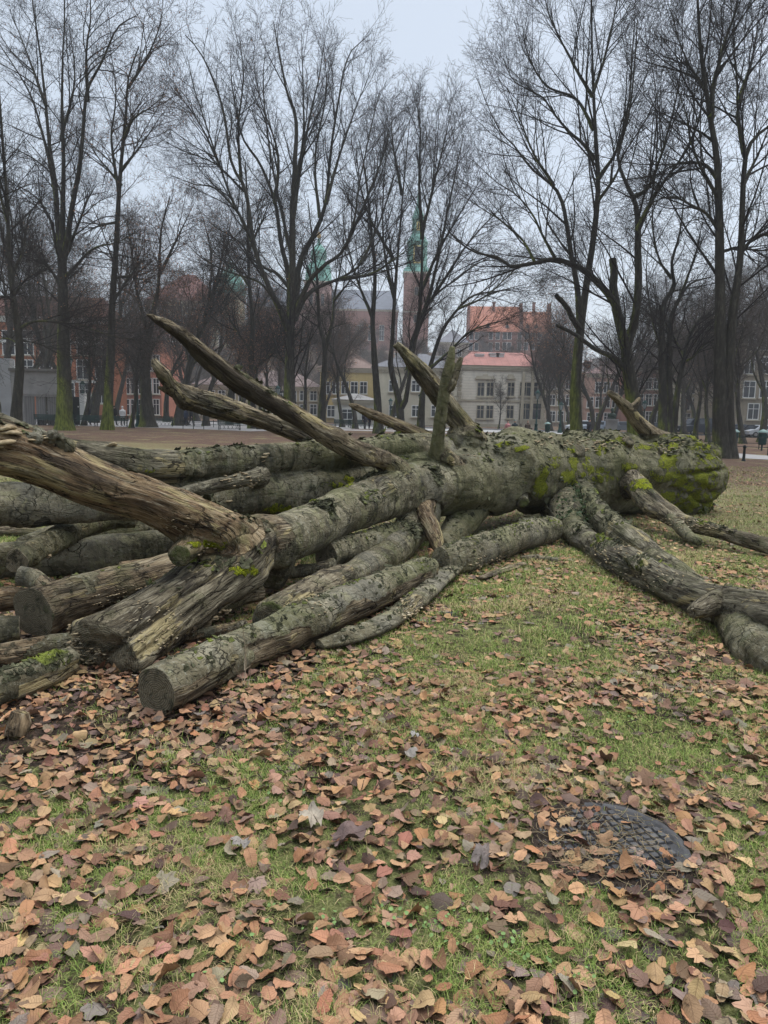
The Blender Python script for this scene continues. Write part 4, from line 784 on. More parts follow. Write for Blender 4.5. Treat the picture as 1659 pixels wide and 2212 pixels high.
# ------------------------------------------------------------------ people
skin = plain('skin', (.42, .26, .19), .6, .08); hairm = plain('hair', (.04, .028, .02), .8, .2)
def person(label, u, d, coatc, legc, ht=1.75, rz=0., walk=.22, sit=False, cap=None, z=0., group=None, bag=None):
    s = ht/1.75; t = thing('person', label, 'person', (*at(u, d)[:2], z), rz, group); t.scale = (s,)*3; k = .42 if sit else 0
    hz = .92-(.44 if sit else 0); B = MB()
    def leg(x, f):
        if sit: return [[x, 0, hz], [x, -.42, hz+.01], [x, -.45, .07], [x, -.58, .04]]
        return [[x, 0, hz], [x*1.02, -f*.45-.03, .5], [x, -f*.9+(.05 if f < 0 else 0), .08+(0 if f > 0 else .04)], [x, -f*.9-.15, .045]]
    L = [leg(-.09, walk), leg(.09, -walk)]
    for q in L: B.tube(q[:3], [.085, .06, .04], 10); B.tube(q[2:], [.045, .035], 8)
    B.tube([[0, 0, hz-.05], [0, .0, hz+.15], [0, .01, hz+.42], [0, 0, hz+.56]], [.15, .14, .17, .08], 14); B.tube([[0, 0, hz+.5], [0, -.01, hz+.66]], [.055, .055], 10)
    arms = []
    for sx, f in ((-1, -walk), (1, walk)):
        a = [[sx*.19, 0, hz+.5], [sx*.25, -f*.25+.03, hz+.22], [sx*.25, -f*.6-.06, hz-.02]]; arms.append(a); B.tube(a, [.05, .042, .028], 8); hx, hy, hzz = a[2]
        ball(B, (hx, hy-.01, hzz-.05), (.018, .04, .05), 7)
        for j in range(4): B.tube([[hx, hy-.04+j*.02, hzz-.08], [hx-sx*.005, hy-.045+j*.021, hzz-.13+.01*abs(j-1)], [hx-sx*.02, hy-.045+j*.02, hzz-.165+.01*abs(j-1)]], [.0095, .009, .008], 6)
        B.tube([[hx, hy-.04, hzz-.04], [hx-sx*.01, hy-.075, hzz-.075], [hx-sx*.015, hy-.085, hzz-.1]], [.011, .01, .008], 6)
    zc = hz+.74; ball(B, (0, -.01, zc), (.075, .095, .115), 12); ball(B, (0, -.105, zc-.01), (.014, .02, .024), 6); ball(B, (0, -.08, zc-.075), (.035, .03, .02), 6)
    for sx in (-1, 1): ball(B, (sx*.078, 0, zc), (.01, .02, .03), 6); 
    remeshed('body', B, .011, skin, t, 2)
    E = MB()
    for sx in (-1, 1): ball(E, (sx*.03, -.098, zc+.015), (.011, .007, .007), 6)
    E.ob('eyes', M['black'], t)
    C = MB(); C.tube([[0, 0, hz-.16+(.1 if sit else 0)], [0, 0, hz+.1], [0, .01, hz+.42], [0, .0, hz+.55], [0, 0, hz+.63]], [.2, .175, .205, .12, .08], 16)
    for a in arms: C.tube(a, [.075, .062, .045], 10)
    remeshed('coat', C, .016, plain('coat', coatc, .85, .2, 5), t, 3)
    T = MB()
    for q in L: T.tube([q[0], q[1], [*(np.array(q[2])+[0, 0, .02])]], [.1, .075, .06], 10)
    remeshed('trousers', T, .016, plain('trousers', legc, .85, .2, 5), t, 2)
    S_ = MB()
    for q in L: S_.tube([[q[2][0], q[2][1]+.06, q[2][2]-.02], [q[2][0], q[2][1]-.05, q[2][2]-.02], [q[3][0], q[3][1]-.03, q[3][2]-.01]], [.045, .05, .035], 8)
    S_.ob('shoes', M['black'], t, True)
    H_ = MB(); ball(H_, (0, .012, zc+.03), (.086, .102, .108), 12); remeshed('hat' if cap else 'hair', H_, .012, plain('knit', cap, .9, .2) if cap else hairm, t, 2)
    if bag: MB().box(-.15, .15, .12, .26, hz+.12, hz+.52).ob('backpack', plain('backpack', bag, .8, .2), t)
    return t
pi2 = pi
person('person in a dark jacket with backpack walking away near the steel gate', 190, 67, (.018, .02, .028), (.05, .07, .12), 1.78, pi, bag=(.02, .02, .025))
person('person all in black walking away beside the slim mossy trunk', 247, 66, (.012, .012, .014), (.015, .015, .018), 1.76, pi-.1)
person('person in a white padded coat and black trousers walking away', 265, 65, (.62, .60, .60), (.015, .015, .018), 1.74, pi+.1, cap=(.55, .53, .52))
person('person in dark blue coat and pale hat right of the burly trunk', 401, 72, (.03, .04, .07), (.03, .03, .04), 1.7, .8, cap=(.4, .38, .36))
person('person in black standing right beside the one with the pale hat', 413, 74, (.014, .014, .016), (.02, .02, .02), 1.72, 2.2)
person('small far person in a pale blue jacket beyond the left rail fence', 486, 95, (.25, .3, .38), (.03, .03, .05), 1.7, 1.4); person('small far person in a red jacket beyond the left rail fence', 505, 98, (.4, .05, .04), (.03, .03, .04), 1.65, 2.8)
person('dark-clothed person with light scarf left of the small broken limb', 789, 74, (.02, .02, .03), (.02, .02, .02), 1.76, .6, cap=(.3, .3, .32)); person('dark-clothed companion right of the one with the light scarf', 798, 74.5, (.015, .015, .02), (.02, .02, .03), 1.74, .4)
person('seated person in pink coat behind the fallen trunk before the villa', 1098, 70, (.45, .2, .2), (.03, .03, .04), 1.7, .3, sit=True); person('seated person in a teal hat behind the fallen trunk before the villa', 1113, 70, (.02, .03, .035), (.02, .02, .02), 1.75, 0, sit=True, cap=(.02, .16, .15))
person('seated person in brown coat left of the villa lamp post', 1141, 70, (.08, .06, .045), (.03, .03, .03), 1.75, -.3, sit=True, cap=(.12, .09, .06)); person('person in dark grey coat just right of the tall mossy trunk', 1274, 56, (.03, .03, .035), (.02, .02, .03), 1.6, 1., cap=(.02, .02, .02))

# ------------------------------------------------------------------ parked cars
def car(label, u, d, paint, rz, kind=0):
    t = thing('parked_car', label, 'car', at(u, d), rz, 'cars parked along the far street'); L, Wd = (4.3, .86) if kind == 0 else (5., .95); H = 1.45 if kind == 0 else 2.1
    if kind == 0: side = [(-2.1, .35), (-2.12, .75), (-1.3, .92), (-.7, 1.4), (.7, 1.45), (1.5, 1.0), (2.1, .95), (2.15, .4)]
    else: side = [(-2.4, .35), (-2.42, 1.05), (-1.7, 1.25), (-1.2, 2.0), (2.35, 2.1), (2.4, .4)]
    v = []
    for sy, k in ((-1, 1), (1, 1)):
        for x, z in side: v.append([x, sy*Wd*(1 if z < 1.1 else .84), z])
    n = len(side); b = MB().add(v, [[i, (i+1) % n, n+(i+1) % n, n+i] for i in range(n)]); c0 = np.mean(v[:n], axis=0); c1 = np.mean(v[n:], axis=0)
    b.add([c0]+v[:n], f3=[[0, 1+(i+1) % n, 1+i] for i in range(n)]).add([c1]+v[n:], f3=[[0, 1+i, 1+(i+1) % n] for i in range(n)]); b.ob('body', plain('car_paint', paint, .3, .05), t)
    g = MB(); zt = H-.12; zb = .98 if kind == 0 else 1.3
    for sy in (-1, 1):
        y = sy*Wd*.93; a = -1.05 if kind == 0 else -1.4; e = 1.25 if kind == 0 else 2.2
        g.add([[a, y*1.03, zb], [e, y*1.03, zb], [e-.35, sy*Wd*.865, zt], [a+.4, sy*Wd*.865, zt]], [[0, 1, 2, 3] if sy < 0 else [3, 2, 1, 0]])
    x0_, z0_, x1_, z1_ = (-1.33, .95, -.72, 1.38) if kind == 0 else (-1.72, 1.3, -1.25, 1.95)
    g.add([[x0_, -.7*Wd, z0_], [x0_, .7*Wd, z0_], [x1_, .7*Wd, z1_], [x1_, -.7*Wd, z1_]], [[0, 3, 2, 1]]); g.ob('windows', M['glass'], t)
    for x in (-1.35, 1.35):
        for sy in (-1, 1):
            wv = MB().lathe([(.0, -.1), (.31, -.1), (.33, -.06), (.33, .06), (.31, .1), (.0, .1)], 18); a = np.vstack(wv.v)[:, [0, 2, 1]]+[x, sy*(Wd-.06), .33]; wm_ = MB().add(a, wv.f4[0][:, ::-1]); wo = wm_.ob('wheel', M['black'], t)
            rv = MB().lathe([(.0, -.11), (.2, -.108), (.2, .108), (.0, .11)], 14); MB().add(np.vstack(rv.v)[:, [0, 2, 1]]+[x, sy*(Wd-.06), .33], rv.f4[0][:, ::-1]).ob('rim', M['stone'], wo)
    for sy in (-1, 1): MB().box(-2.14 if kind == 0 else -2.44, -2.1 if kind == 0 else -2.4, sy*.6-.14, sy*.6+.14, .62, .74).ob('headlight', M['white'], t)
car('dark blue parked car behind the litter bin right of the twin-stemmed tree', 1592, 84, (.02, .03, .06), .1); car('black parked car at the right beside the dark blue one', 1622, 83, (.015, .015, .018), .1); car('silver parked car at the right edge', 1650, 82, (.35, .36, .38), .1)
car('white parked car just right of the tall mossy trunk', 1262, 90, (.6, .62, .64), .1); car('pale blue-grey parked car beside the white one near the bust', 1292, 89, (.3, .34, .4), .1); car('dark van parked left of the twin-stemmed tree', 1514, 86, (.03, .035, .045), .1, 1)
car('grey parked car behind the leaning mossy tree', 1345, 88, (.12, .13, .14), .1); car('dark parked car behind the crooked many-stemmed tree', 1420, 87, (.03, .03, .035), .1)
# ------------------------------------------------------------------ the fallen tree
# limb: name, [(u, v, distance, radius px)], options
TL = [
 ('trunk', [(1528, 1012, 13.3, 40), (1508, 1022, 13.2, 66), (1470, 1025, 13.0, 82), (1420, 1026, 12.8, 86), (1350, 1024, 12.5, 86), (1280, 1022, 12.1, 86), (1200, 1020, 11.5, 88), (1120, 1018, 10.9, 93), (1060, 1020, 10.4, 92), (1010, 1036, 9.9, 82), (935, 1048, 9.3, 68)], dict(algae=.75)),
 ('limb', [(960, 1045, 9.5, 66), (900, 1050, 8.9, 58), (830, 1070, 8.2, 54), (760, 1096, 7.6, 52), (680, 1136, 6.9, 54), (600, 1168, 6.2, 58), (530, 1180, 5.8, 64), (470, 1180, 5.45, 60)], dict(algae=.25)),
 ('limb', [(520, 1172, 5.75, 58), (450, 1146, 5.4, 58), (385, 1112, 5.15, 52), (300, 1072, 4.95, 47), (200, 1042, 4.8, 49), (100, 1004, 4.65, 49), (0, 970, 4.5, 54), (-110, 958, 4.4, 55), (-220, 950, 4.3, 50)], dict(bare=1.1, tone=.62)),
 ('limb', [(545, 1180, 5.85, 62), (505, 1222, 5.6, 70), (455, 1258, 5.35, 70), (395, 1302, 5.05, 70), (330, 1350, 4.75, 74), (270, 1392, 4.5, 82), (222, 1428, 4.3, 94)], dict(bare=.62, tone=.12, cut=1, split=1)),
 ('limb', [(600, 1180, 6.25, 50), (592, 1225, 6.3, 40), (580, 1262, 6.3, 32)], dict()),
 ('stub', [(425, 1170, 5.3, 30), (402, 1186, 5.05, 26), (388, 1200, 4.9, 25)], dict(bare=1, tone=.5, cut=1, hollow=1)),
 ('limb', [(960, 985, 9.7, 40), (900, 972, 9.3, 34), (830, 966, 8.9, 28), (750, 982, 8.4, 30), (600, 990, 7.9, 33), (450, 1002, 7.4, 37), (330, 1008, 7.0, 37), (230, 992, 6.7, 34), (140, 972, 6.5, 27), (50, 940, 6.3, 26), (-20, 915, 6.2, 26), (-120, 890, 6.1, 24)], dict(algae=.2, bares=(.62, 1.))),
 ('limb', [(940, 1015, 9.4, 56), (850, 1030, 9.0, 52), (750, 1045, 8.5, 50), (640, 1062, 8.0, 48), (520, 1072, 7.6, 44), (400, 1082, 7.2, 42), (280, 1086, 6.9, 40), (150, 1086, 6.6, 42), (40, 1090, 6.3, 46), (-80, 1096, 6.0, 48)], dict()),
 ('limb', [(562, 1030, 7.5, 24), (540, 1034, 7.1, 17), (490, 1044, 6.9, 16), (430, 1056, 6.7, 15), (385, 1066, 6.5, 12)], dict(bare=.6)),
 ('broken_limb', [(862, 1020, 8.5, 30), (822, 994, 8.2, 22), (775, 978, 8.0, 24), (730, 953, 7.9, 23), (640, 899, 7.75, 20), (525, 828, 7.55, 20), (450, 774, 7.4, 18), (400, 733, 7.3, 14), (362, 705, 7.2, 9), (334, 688, 7.15, 4)], dict(bare=1.3, tone=.25, jag=1)),
 ('broken_limb', [(745, 975, 9.2, 26), (690, 955, 9.1, 20), (620, 926, 8.9, 20), (550, 902, 8.7, 21), (480, 882, 8.5, 22), (430, 866, 8.4, 21), (395, 850, 8.3, 19), (366, 826, 8.2, 13), (344, 796, 8.1, 11), (332, 775, 8.1, 6)], dict(bare=.75, tone=.25)),
 ('broken_limb', [(412, 862, 8.38, 12), (380, 852, 8.3, 10), (355, 842, 8.2, 6), (340, 836, 8.15, 3)], dict(bare=1, tone=.2)),
 ('broken_limb', [(1050, 1000, 10.2, 32), (1040, 975, 10.1, 27), (1020, 945, 10.0, 24), (990, 906, 9.9, 23), (944, 848, 9.75, 21), (905, 798, 9.6, 17), (875, 765, 9.55, 12), (856, 744, 9.5, 7)], dict(bare=.8, tone=.15, algae=.5)),
 ('broken_limb', [(950, 1010, 9.2, 32), (944, 970, 9.05, 17), (948, 930, 9.0, 13.5), (956, 874, 8.95, 13), (965, 820, 8.9, 12), (972, 785, 8.85, 10), (978, 748, 8.85, 6)], dict(bare=.35, tone=.1, algae=.9)),
 ('broken_limb', [(968, 840, 8.92, 12), (983, 805, 8.9, 10), (997, 772, 8.9, 5)], dict(bare=.7, tone=.1)),
 ('limb', [(955, 985, 9.1, 22), (985, 1005, 9.3, 18), (1015, 1020, 9.35, 10)], dict(bare=.7, tone=.2)),
 ('broken_limb', [(940, 955, 9.6, 16), (905, 938, 9.6, 14), (860, 918, 9.5, 13), (805, 896, 9.4, 11), (770, 880, 9.3, 8), (752, 873, 9.3, 3)], dict(bare=.9, tone=.4)),
 ('broken_limb', [(1440, 960, 12.9, 26), (1408, 938, 12.8, 17), (1380, 914, 12.7, 14), (1356, 884, 12.6, 12), (1334, 862, 12.5, 9), (1314, 847, 12.4, 6)], dict(bare=.8, tone=.3)),
 ('broken_limb', [(1362, 890, 12.6, 10), (1374, 872, 12.6, 7), (1382, 858, 12.6, 3)], dict(bare=.8, tone=.4)),
 ('stub', [(1340, 985, 12.2, 26), (1352, 962, 11.95, 14), (1359, 951, 11.85, 11)], dict(bare=.8, tone=.4, cut=1, hollow=1)),
 ('stub', [(1250, 995, 11.6, 22), (1249, 982, 11.2, 17), (1246, 972, 11.0, 15)], dict(bare=.1, tone=0, cut=1)),
 ('stub', [(1428, 985, 12.6, 14), (1426, 980, 12.25, 9), (1424, 978, 12.1, 8)], dict(bare=.8, tone=.2, cut=1)),
 ('stub', [(1120, 1065, 10.4, 26), (1126, 1078, 10.1, 15), (1131, 1086, 9.95, 13)], dict(cut=1, hollow=1)),
 ('limb', [(1225, 1050, 11.4, 46), (1245, 1062, 11.0, 34), (1275, 1098, 10.4, 29), (1310, 1130, 9.8, 29), (1350, 1160, 9.2, 29), (1395, 1192, 8.6, 27), (1440, 1224, 8.0, 25), (1500, 1262, 7.4, 22), (1550, 1285, 7.0, 14)], dict(bares=(.42, 1.), algae=.5)),
 ('limb', [(1215, 1090, 11.0, 52), (1228, 1128, 10.0, 34), (1250, 1158, 9.2, 27), (1285, 1180, 8.6, 27), (1325, 1206, 7.9, 34), (1375, 1232, 7.2, 38), (1430, 1256, 6.6, 36), (1490, 1284, 6.1, 36), (1550, 1306, 5.7, 40), (1610, 1318, 5.35, 44), (1680, 1334, 5.0, 48), (1800, 1356, 4.5, 50)], dict(bares=(.35, 1.), tone=.0)),
 ('limb', [(1590, 1330, 5.5, 44), (1618, 1380, 5.05, 46), (1655, 1420, 4.75, 48), (1700, 1460, 4.5, 50)], dict(bare=.3)),
 ('stub', [(1560, 1298, 5.6, 28), (1534, 1304, 5.42, 22), (1512, 1314, 5.3, 19), (1496, 1322, 5.2, 14)], dict(bare=1, tone=.1, jag=1)),
 ('limb', [(1345, 1040, 12.0, 40), (1376, 1050, 11.3, 22), (1390, 1070, 10.9, 22), (1412, 1090, 10.6, 22), (1440, 1108, 10.3, 20), (1470, 1126, 10.0, 17), (1530, 1143, 9.5, 14), (1590, 1160, 9.1, 14), (1660, 1178, 8.7, 15), (1760, 1198, 8.3, 15)], dict(bare=.7, tone=.15)),
 ('limb', [(1445, 1112, 10.25, 13), (1466, 1136, 9.8, 12), (1486, 1156, 9.5, 11), (1512, 1172, 9.2, 8)], dict(bare=.3)),
 ('broken_limb', [(915, 1085, 8.9, 30), (918, 1112, 8.4, 20), (930, 1140, 8.2, 19), (944, 1172, 8.05, 14), (953, 1205, 7.9, 6)], dict(bare=1, tone=.5, jag=1)),
 ('limb', [(1020, 1090, 10.0, 46), (1000, 1122, 9.6, 38), (976, 1158, 9.1, 32), (950, 1190, 8.6, 30)], dict(algae=1.)),
 ('limb', [(905, 1090, 9.0, 52), (888, 1140, 8.5, 42), (850, 1190, 7.8, 38), (780, 1236, 7.0, 36), (710, 1266, 6.2, 36), (650, 1296, 5.55, 38), (606, 1320, 5.1, 40), (580, 1336, 4.85, 40)], dict(bares=(.58, 1.), tone=.15, cut=1)),
]
def resamp(w, step=.03):
    w = np.asarray(w, float); L = np.linalg.norm(np.diff(w[:, :3], axis=0), axis=1).sum(); return cr(w, max(6, int(L/step)))
def addlimb(mb, c, S=28, jag=0, hollow=0, split=0, seed=0):
    p, r = c[:, :3], np.maximum(c[:, 3], .008)
    if hollow:                         # rim folds back inside
        k = max(2, len(p)//3); q = p[-1]-(p[-1]-p[-k]); p = np.vstack([p, p[-1:]+(p[-2]-p[-1])*.05, p[-k][None]]); r = np.concatenate([r, [r[-1]*.62, r[-1]*.4]])
    mb.tube(p, r, S, True)
    if jag:
        rg = np.random.default_rng(seed); t = nrm(p[-1]-p[-3]); n1 = nrm(np.cross(t, [0, 0, 1.])); n2 = np.cross(t, n1)
        m_ = min(8, len(p)-2); rb = r[-m_]; b = p[-m_]
        for k in range(6):
            a = rg.uniform(0, 6.3); o = (n1*cos(a)+n2*sin(a))*rb*.6; l = rg.uniform(.10, .34); w0 = rg.uniform(.014, .026)
            mb.tube(np.stack([b+o-t*.1, b+o*.95+t*l*.5, b+o*.75+t*l]), [w0*1.5, w0, .006], 8)
def segdata(cs):
    A = []; Bv = []; ra = []; rb = []; li = []; s0 = []; n1s = []; n2s = []
    for i, c in enumerate(cs):
        c = c[::3] if len(c) > 12 else c
        p = c[:, :3]; L = np.linalg.norm(np.diff(p, axis=0), axis=1); s = np.concatenate([[0], np.cumsum(L)])
        t, n1, n2 = frames(p[None]); A.append(p[:-1]); Bv.append(p[1:]); ra.append(c[:-1, 3]); rb.append(c[1:, 3]); li.append(np.full(len(L), i)); s0.append(s[:-1])
        n1s.append(np.stack([n1[0, :-1], n1[0, 1:]], 1)); n2s.append(np.stack([n2[0, :-1], n2[0, 1:]], 1))
    return [np.concatenate(x) for x in (A, Bv, ra, rb, li, s0, n1s, n2s)]
def nearest(V, sd):
    A, B, ra, rb, li, s0, n1s, n2s = sd; best = np.full(len(V), 1e9); bi = np.zeros(len(V), int); bt_ = np.zeros(len(V))
    AB = B-A; L2 = (AB**2).sum(1)
    for k in range(len(A)):
        d = V-A[k]; t = np.clip(d@AB[k]/L2[k], 0, 1); q = d-t[:, None]*AB[k]; r = ra[k]+(rb[k]-ra[k])*t
        m_ = np.sqrt((q**2).sum(1))-r; m_ = m_+.02*(m_ < 0)*0; w_ = m_ < best; best[w_] = m_[w_]; bi[w_] = k; bt_[w_] = t[w_]
    k = bi; t = bt_[:, None]; q = V-(A[k]+AB[k]*t); n1 = n1s[k, 0]*(1-t)+n1s[k, 1]*t; n2 = n2s[k, 0]*(1-t)+n2s[k, 1]*t
    Ls = np.sqrt(L2); s = s0[k]+bt_*Ls[k]; G = np.stack([s, (q*n1).sum(1), (q*n2).sum(1)], 1); r = ra[k]+(rb[k]-ra[k])*bt_
    return li[k], s, G, r, q
def arrays(me):
    n = len(me.vertices); V = np.empty(n*3, np.float32); me.vertices.foreach_get('co', V); V = V.reshape(-1, 3).astype(float)
    N = np.empty(n*3, np.float32); me.vertices.foreach_get('normal', N); return V, N.reshape(-1, 3).astype(float)
def facesof(me):
    lt = np.empty(len(me.polygons), np.int32); me.polygons.foreach_get('loop_total', lt); ls = np.empty(len(lt), np.int32); me.polygons.foreach_get('loop_start', ls)
    vi = np.empty(len(me.loops), np.int32); me.loops.foreach_get('vertex_index', vi); q = ls[lt == 4]; t = ls[lt == 3]
    return vi[q[:, None]+np.arange(4)], vi[t[:, None]+np.arange(3)]
def smooth_normals(V, F4):
    n = np.cross(V[F4[:, 2]]-V[F4[:, 0]], V[F4[:, 3]]-V[F4[:, 1]]); N = np.zeros_like(V)
    for k in range(4):
        for c in range(3): N[:, c] += np.bincount(F4[:, k], n[:, c], len(V))
    return nrm(N)
def world(pts):
    return [[*P(u, v, d), r*np.linalg.norm(P(u, v, d)-np.array([0, 0, CAMH]))/F*.93] for u, v, d, r in pts]
cs = [resamp(world(pt)) for _, pt, _ in TL]
mb = MB()
for i, ((nm, pt, op), c) in enumerate(zip(TL, cs)): addlimb(mb, c, 28, op.get('jag', 0), op.get('hollow', 0), op.get('split', 0), i)
# root-flare bosses on the butt and swellings along the trunk
for (u, v, d, r) in ((1520, 990, 13.2, 42), (1524, 1048, 13.1, 40), (1494, 1074, 12.9, 40), (1480, 978, 12.9, 44), (1512, 1030, 13.3, 44), (1005, 952, 9.95, 42), (1420, 1085, 12.5, 40), (1475, 1068, 12.75, 44), (1330, 1000, 12.1, 44), (1190, 1015, 11.2, 46), (1270, 1010, 11.7, 44), (375, 1132, 5.03, 17), (792, 984, 8.02, 24), (752, 968, 7.95, 20), (826, 992, 8.15, 20)):
    p = P(u, v, d); ball(mb, tuple(p), (r*d/F,)*3, 12)
rm_ = remeshed('fallen', mb, .0165, None, False, 5, .5)
V, N = arrays(rm_); F4, F3 = facesof(rm_)
sd = segdata(cs); LI, SS, G, RR, Q = nearest(V, sd)
# even out the steps that the straight pieces of each centre line leave in the along-grain measure
same = np.ones(len(F4), bool)
for k in range(1, 4): same &= LI[F4[:, k]] == LI[F4[:, 0]]
Fs = F4[same]; cnt = np.bincount(Fs.ravel(), minlength=len(V)); okc = cnt > 0
FLD = np.column_stack([SS, G])
for _ in range(26):
    qm = FLD[Fs].mean(1)
    for c in range(4): a_ = np.bincount(Fs.ravel(), np.repeat(qm[:, c], 4), len(V)); FLD[okc, c] = a_[okc]/cnt[okc]
rad0 = np.hypot(G[:, 1], G[:, 2]); SS = FLD[:, 0]; G = FLD[:, :1]*[1, 0, 0, ] + np.column_stack([FLD[:, 0]*0, FLD[:, 2:]]); G[:, 1:] *= (rad0/np.maximum(np.hypot(G[:, 1], G[:, 2]), 1e-4))[:, None]
LEN = np.array([np.linalg.norm(np.diff(c[:, :3], axis=0), axis=1).sum() for c in cs])
def optarr(k, df=0.): return np.array([op.get(k, df) for _, _, op in TL], float)[LI]
Gk = G.copy(); Gk[:, 0] += LI*7.3
istr = (LI == 0)
ang = np.arctan2(G[:, 2], G[:, 1])
bare = optarr('bare'); tone = optarr('tone'); algae = optarr('algae', .15)
T_ = SS/LEN[LI]
for i, (_, _, op) in enumerate(TL):
    if 'bares' in op: mk = LI == i; a = op['bares'][0]; bare[mk] = np.clip((T_[mk]-a)/.06, 0, 1)*.95
patch = fbm(V*1.7, 3, 21); cut0 = np.isin(LI, (13, 15, 19, 20, 21, 22)); 
bare = bare + (patch > .36)*.25*(optarr('bare') > 0) + (patch > .30)*.8*(optarr('bare') < .2)*(LI > 0)*(cut0 < 1) - (patch < -.42)*.5*(bare > .3)
# front limb: bark stripped on the upper side of the fork; grey scar near the trunk
u_, v_ = proj(V)
def blob(u, v, d, r, z=1.): p = P(u, v, d); return np.exp(-((V-p)**2).sum(1)/(2*r*r))
m1 = (LI == 1); bare[m1] = np.maximum(bare[m1], 1.4*np.exp(-((SS[m1]-LEN[1]*.93)/.5)**2)*(.55+.5*N[m1, 2])); tone[m1] = .6*np.exp(-((SS[m1]-LEN[1])/.8)**2)
bare = np.maximum(bare, 1.1*blob(858, 1045, 8.4, .16)*m1); bare = np.maximum(bare, 1.1*blob(820, 1062, 7.9, .14)*m1)
m3 = (LI == 3); tone[m3] = .1; bare[m3] = np.where(T_[m3] > .3, np.maximum(bare[m3], .75), bare[m3])
# displacement
def thr(x, a, b): q = np.clip((x-a)/(b-a), 0, 1); return q*q*(3-2*q)
rr = np.clip(RR, .03, .6)
dsp = .22*rr*fbm(np.stack([Gk[:, 0]*1.9, G[:, 1]/rr*1.1, G[:, 2]/rr*1.1], 1), 4, 31) + .05*rr*thr(vn(V*3.1, 35), .35, .9)
ridg = 1-np.abs(fbm(np.stack([Gk[:, 0]*1.4, G[:, 1]*17, G[:, 2]*17], 1), 4, 41))*2.2
bm_ = thr(bare, .3, .8)
brk = np.isin(LI, (9, 10, 12))*thr(SS/LEN[LI], .35, .8); dsp += bm_*(.012+.015*brk)*ridg*np.clip(rr/.1, .5, 1.3)+brk*.028*fbm(np.stack([Gk[:, 0]*2.2, G[:, 1]*18, G[:, 2]*18], 1), 3, 88) + (1-bm_)*.0035*fbm(Gk*np.array([9, 9, 9.]), 3, 51)
fold = thr(-np.abs(vn(np.stack([Gk[:, 0]*5+1.5*vn(V*3, 62), G[:, 1]*3, G[:, 2]*3+LI], 1), 61)), -.07, 0)      # collar creases round the limb
dsp -= (1-bm_)*.002*fold; dsp += (1-bm_)*.007*thr(vn(V*2.2, 8), -.1, .4)
rk = np.random.default_rng(61)
for _ in range(170):
    i0 = rk.integers(0, len(V)); dd_ = ((V-V[i0])**2).sum(1); s_k = rk.uniform(.025, .07); dsp += rk.uniform(.3, .9)*s_k*np.exp(-dd_/(2*s_k*s_k))*(1-.7*np.exp(-dd_/(2*(.3*s_k)**2)))*(LI == LI[i0])*(rr > .06)
# deep lengthwise folds of the old trunk, deeper to the butt
cz = G[:, 2]; 
bt2 = thr(T_, .62, .1)*istr
lat = np.stack([G[:, 1]/rr, G[:, 2]/rr], 1); gq = vn(np.stack([SS*.55, lat[:, 0]*2.2, lat[:, 1]*2.2], 1), 71)+.45*vn(np.stack([SS*1.7, lat[:, 0]*3.1, lat[:, 1]*3.1], 1), 72); groove = np.exp(-(gq/.16)**2)*thr(vn(np.stack([SS*1.1, lat[:, 0]*1.2, lat[:, 1]*1.2], 1), 75), -.35, .25); dsp -= istr*(.018+.075*bt2)*groove; dsp += istr*(.03+.07*bt2)*vn(V*2.6, 73)+istr*.012*fbm(V*8, 2, 74)
crack = np.exp(-(vn(np.stack([Gk[:, 0]*.8, G[:, 1]*9, G[:, 2]*9], 1), 77)/.045)**2)*bm_*thr(vn(V*1.7, 78), -.2, .2); dsp -= .014*crack
# the split, hollowed front leg
gr = np.exp(-((np.sin(ang*1.5+.4*SS+.35*vn(V*4, 87)))/.13)**2)*thr(T_, .15, .5)*m3; dsp -= .05*gr
dsp += m3*.03*vn(np.stack([SS*1.2, G[:, 1]*9, G[:, 2]*9], 1), 79)
V2 = V + N*dsp[:, None]; V2[:, 2] = np.maximum(V2[:, 2], .004+.01*vn(V*5, 3))
N2 = smooth_normals(V2, F4)
cut = np.zeros(len(V))
for i, (_, _, op) in enumerate(TL):
    if op.get('cut'):
        c = cs[i]; e = c[-1, :3]; ax = nrm(c[-1, :3]-c[-4, :3]); q = V-e; al = q@ax; lat = np.linalg.norm(q-al[:, None]*ax, axis=1)
        mk = (al > -.012) & (al < .05) & (lat < c[-1, 3]*.97); cut[mk] = 1
        if op.get('hollow'): mk = (al > -.12) & (al < .05) & (lat < c[-1, 3]*.66); cut[mk] = 1
# moss cushions: a few bright ones where the photo has them
MOSS = [(1238, 985, 12, 26), (1240, 1000, 12, 22), (1228, 1030, 20, 14), (1250, 1026, 26, 9), (1300, 975, 12, 12), (1290, 1015, 30, 9), (1158, 1040, 13, 22), (1166, 1015, 6, 14), (1442, 985, 20, 26), (1452, 965, 16, 10), (1432, 1000, 12, 18), (1500, 1040, 48, 26), (1490, 1060, 40, 26), (1470, 1030, 60, 14), (1455, 1075, 40, 12), (1410, 960, 40, 8), (1330, 955, 40, 7), (1200, 1000, 20, 12), (1520, 960, 26, 12), (1270, 1000, 10, 18), (1085, 960, 20, 5), (1522, 1020, 26, 30), (1505, 1085, 30, 14), (1540, 1070, 16, 20), (1350, 1010, 26, 8), (735, 1045, 26, 9), (750, 1038, 14, 9), (315, 1013, 15, 9), (685, 953, 10, 5), (1530, 985, 22, 20), (1120, 975, 16, 4), (600, 1095, 40, 10), (1400, 1050, 36, 12), (1300, 1035, 30, 10), (460, 1175, 50, 9), (525, 1235, 30, 12)]
moss = np.zeros(len(V)); gd_ = np.linalg.norm(V-np.array([0, 0, CAMH]), axis=1); facing = ((np.array([0, 0, CAMH])-V)*N).sum(1) > 0
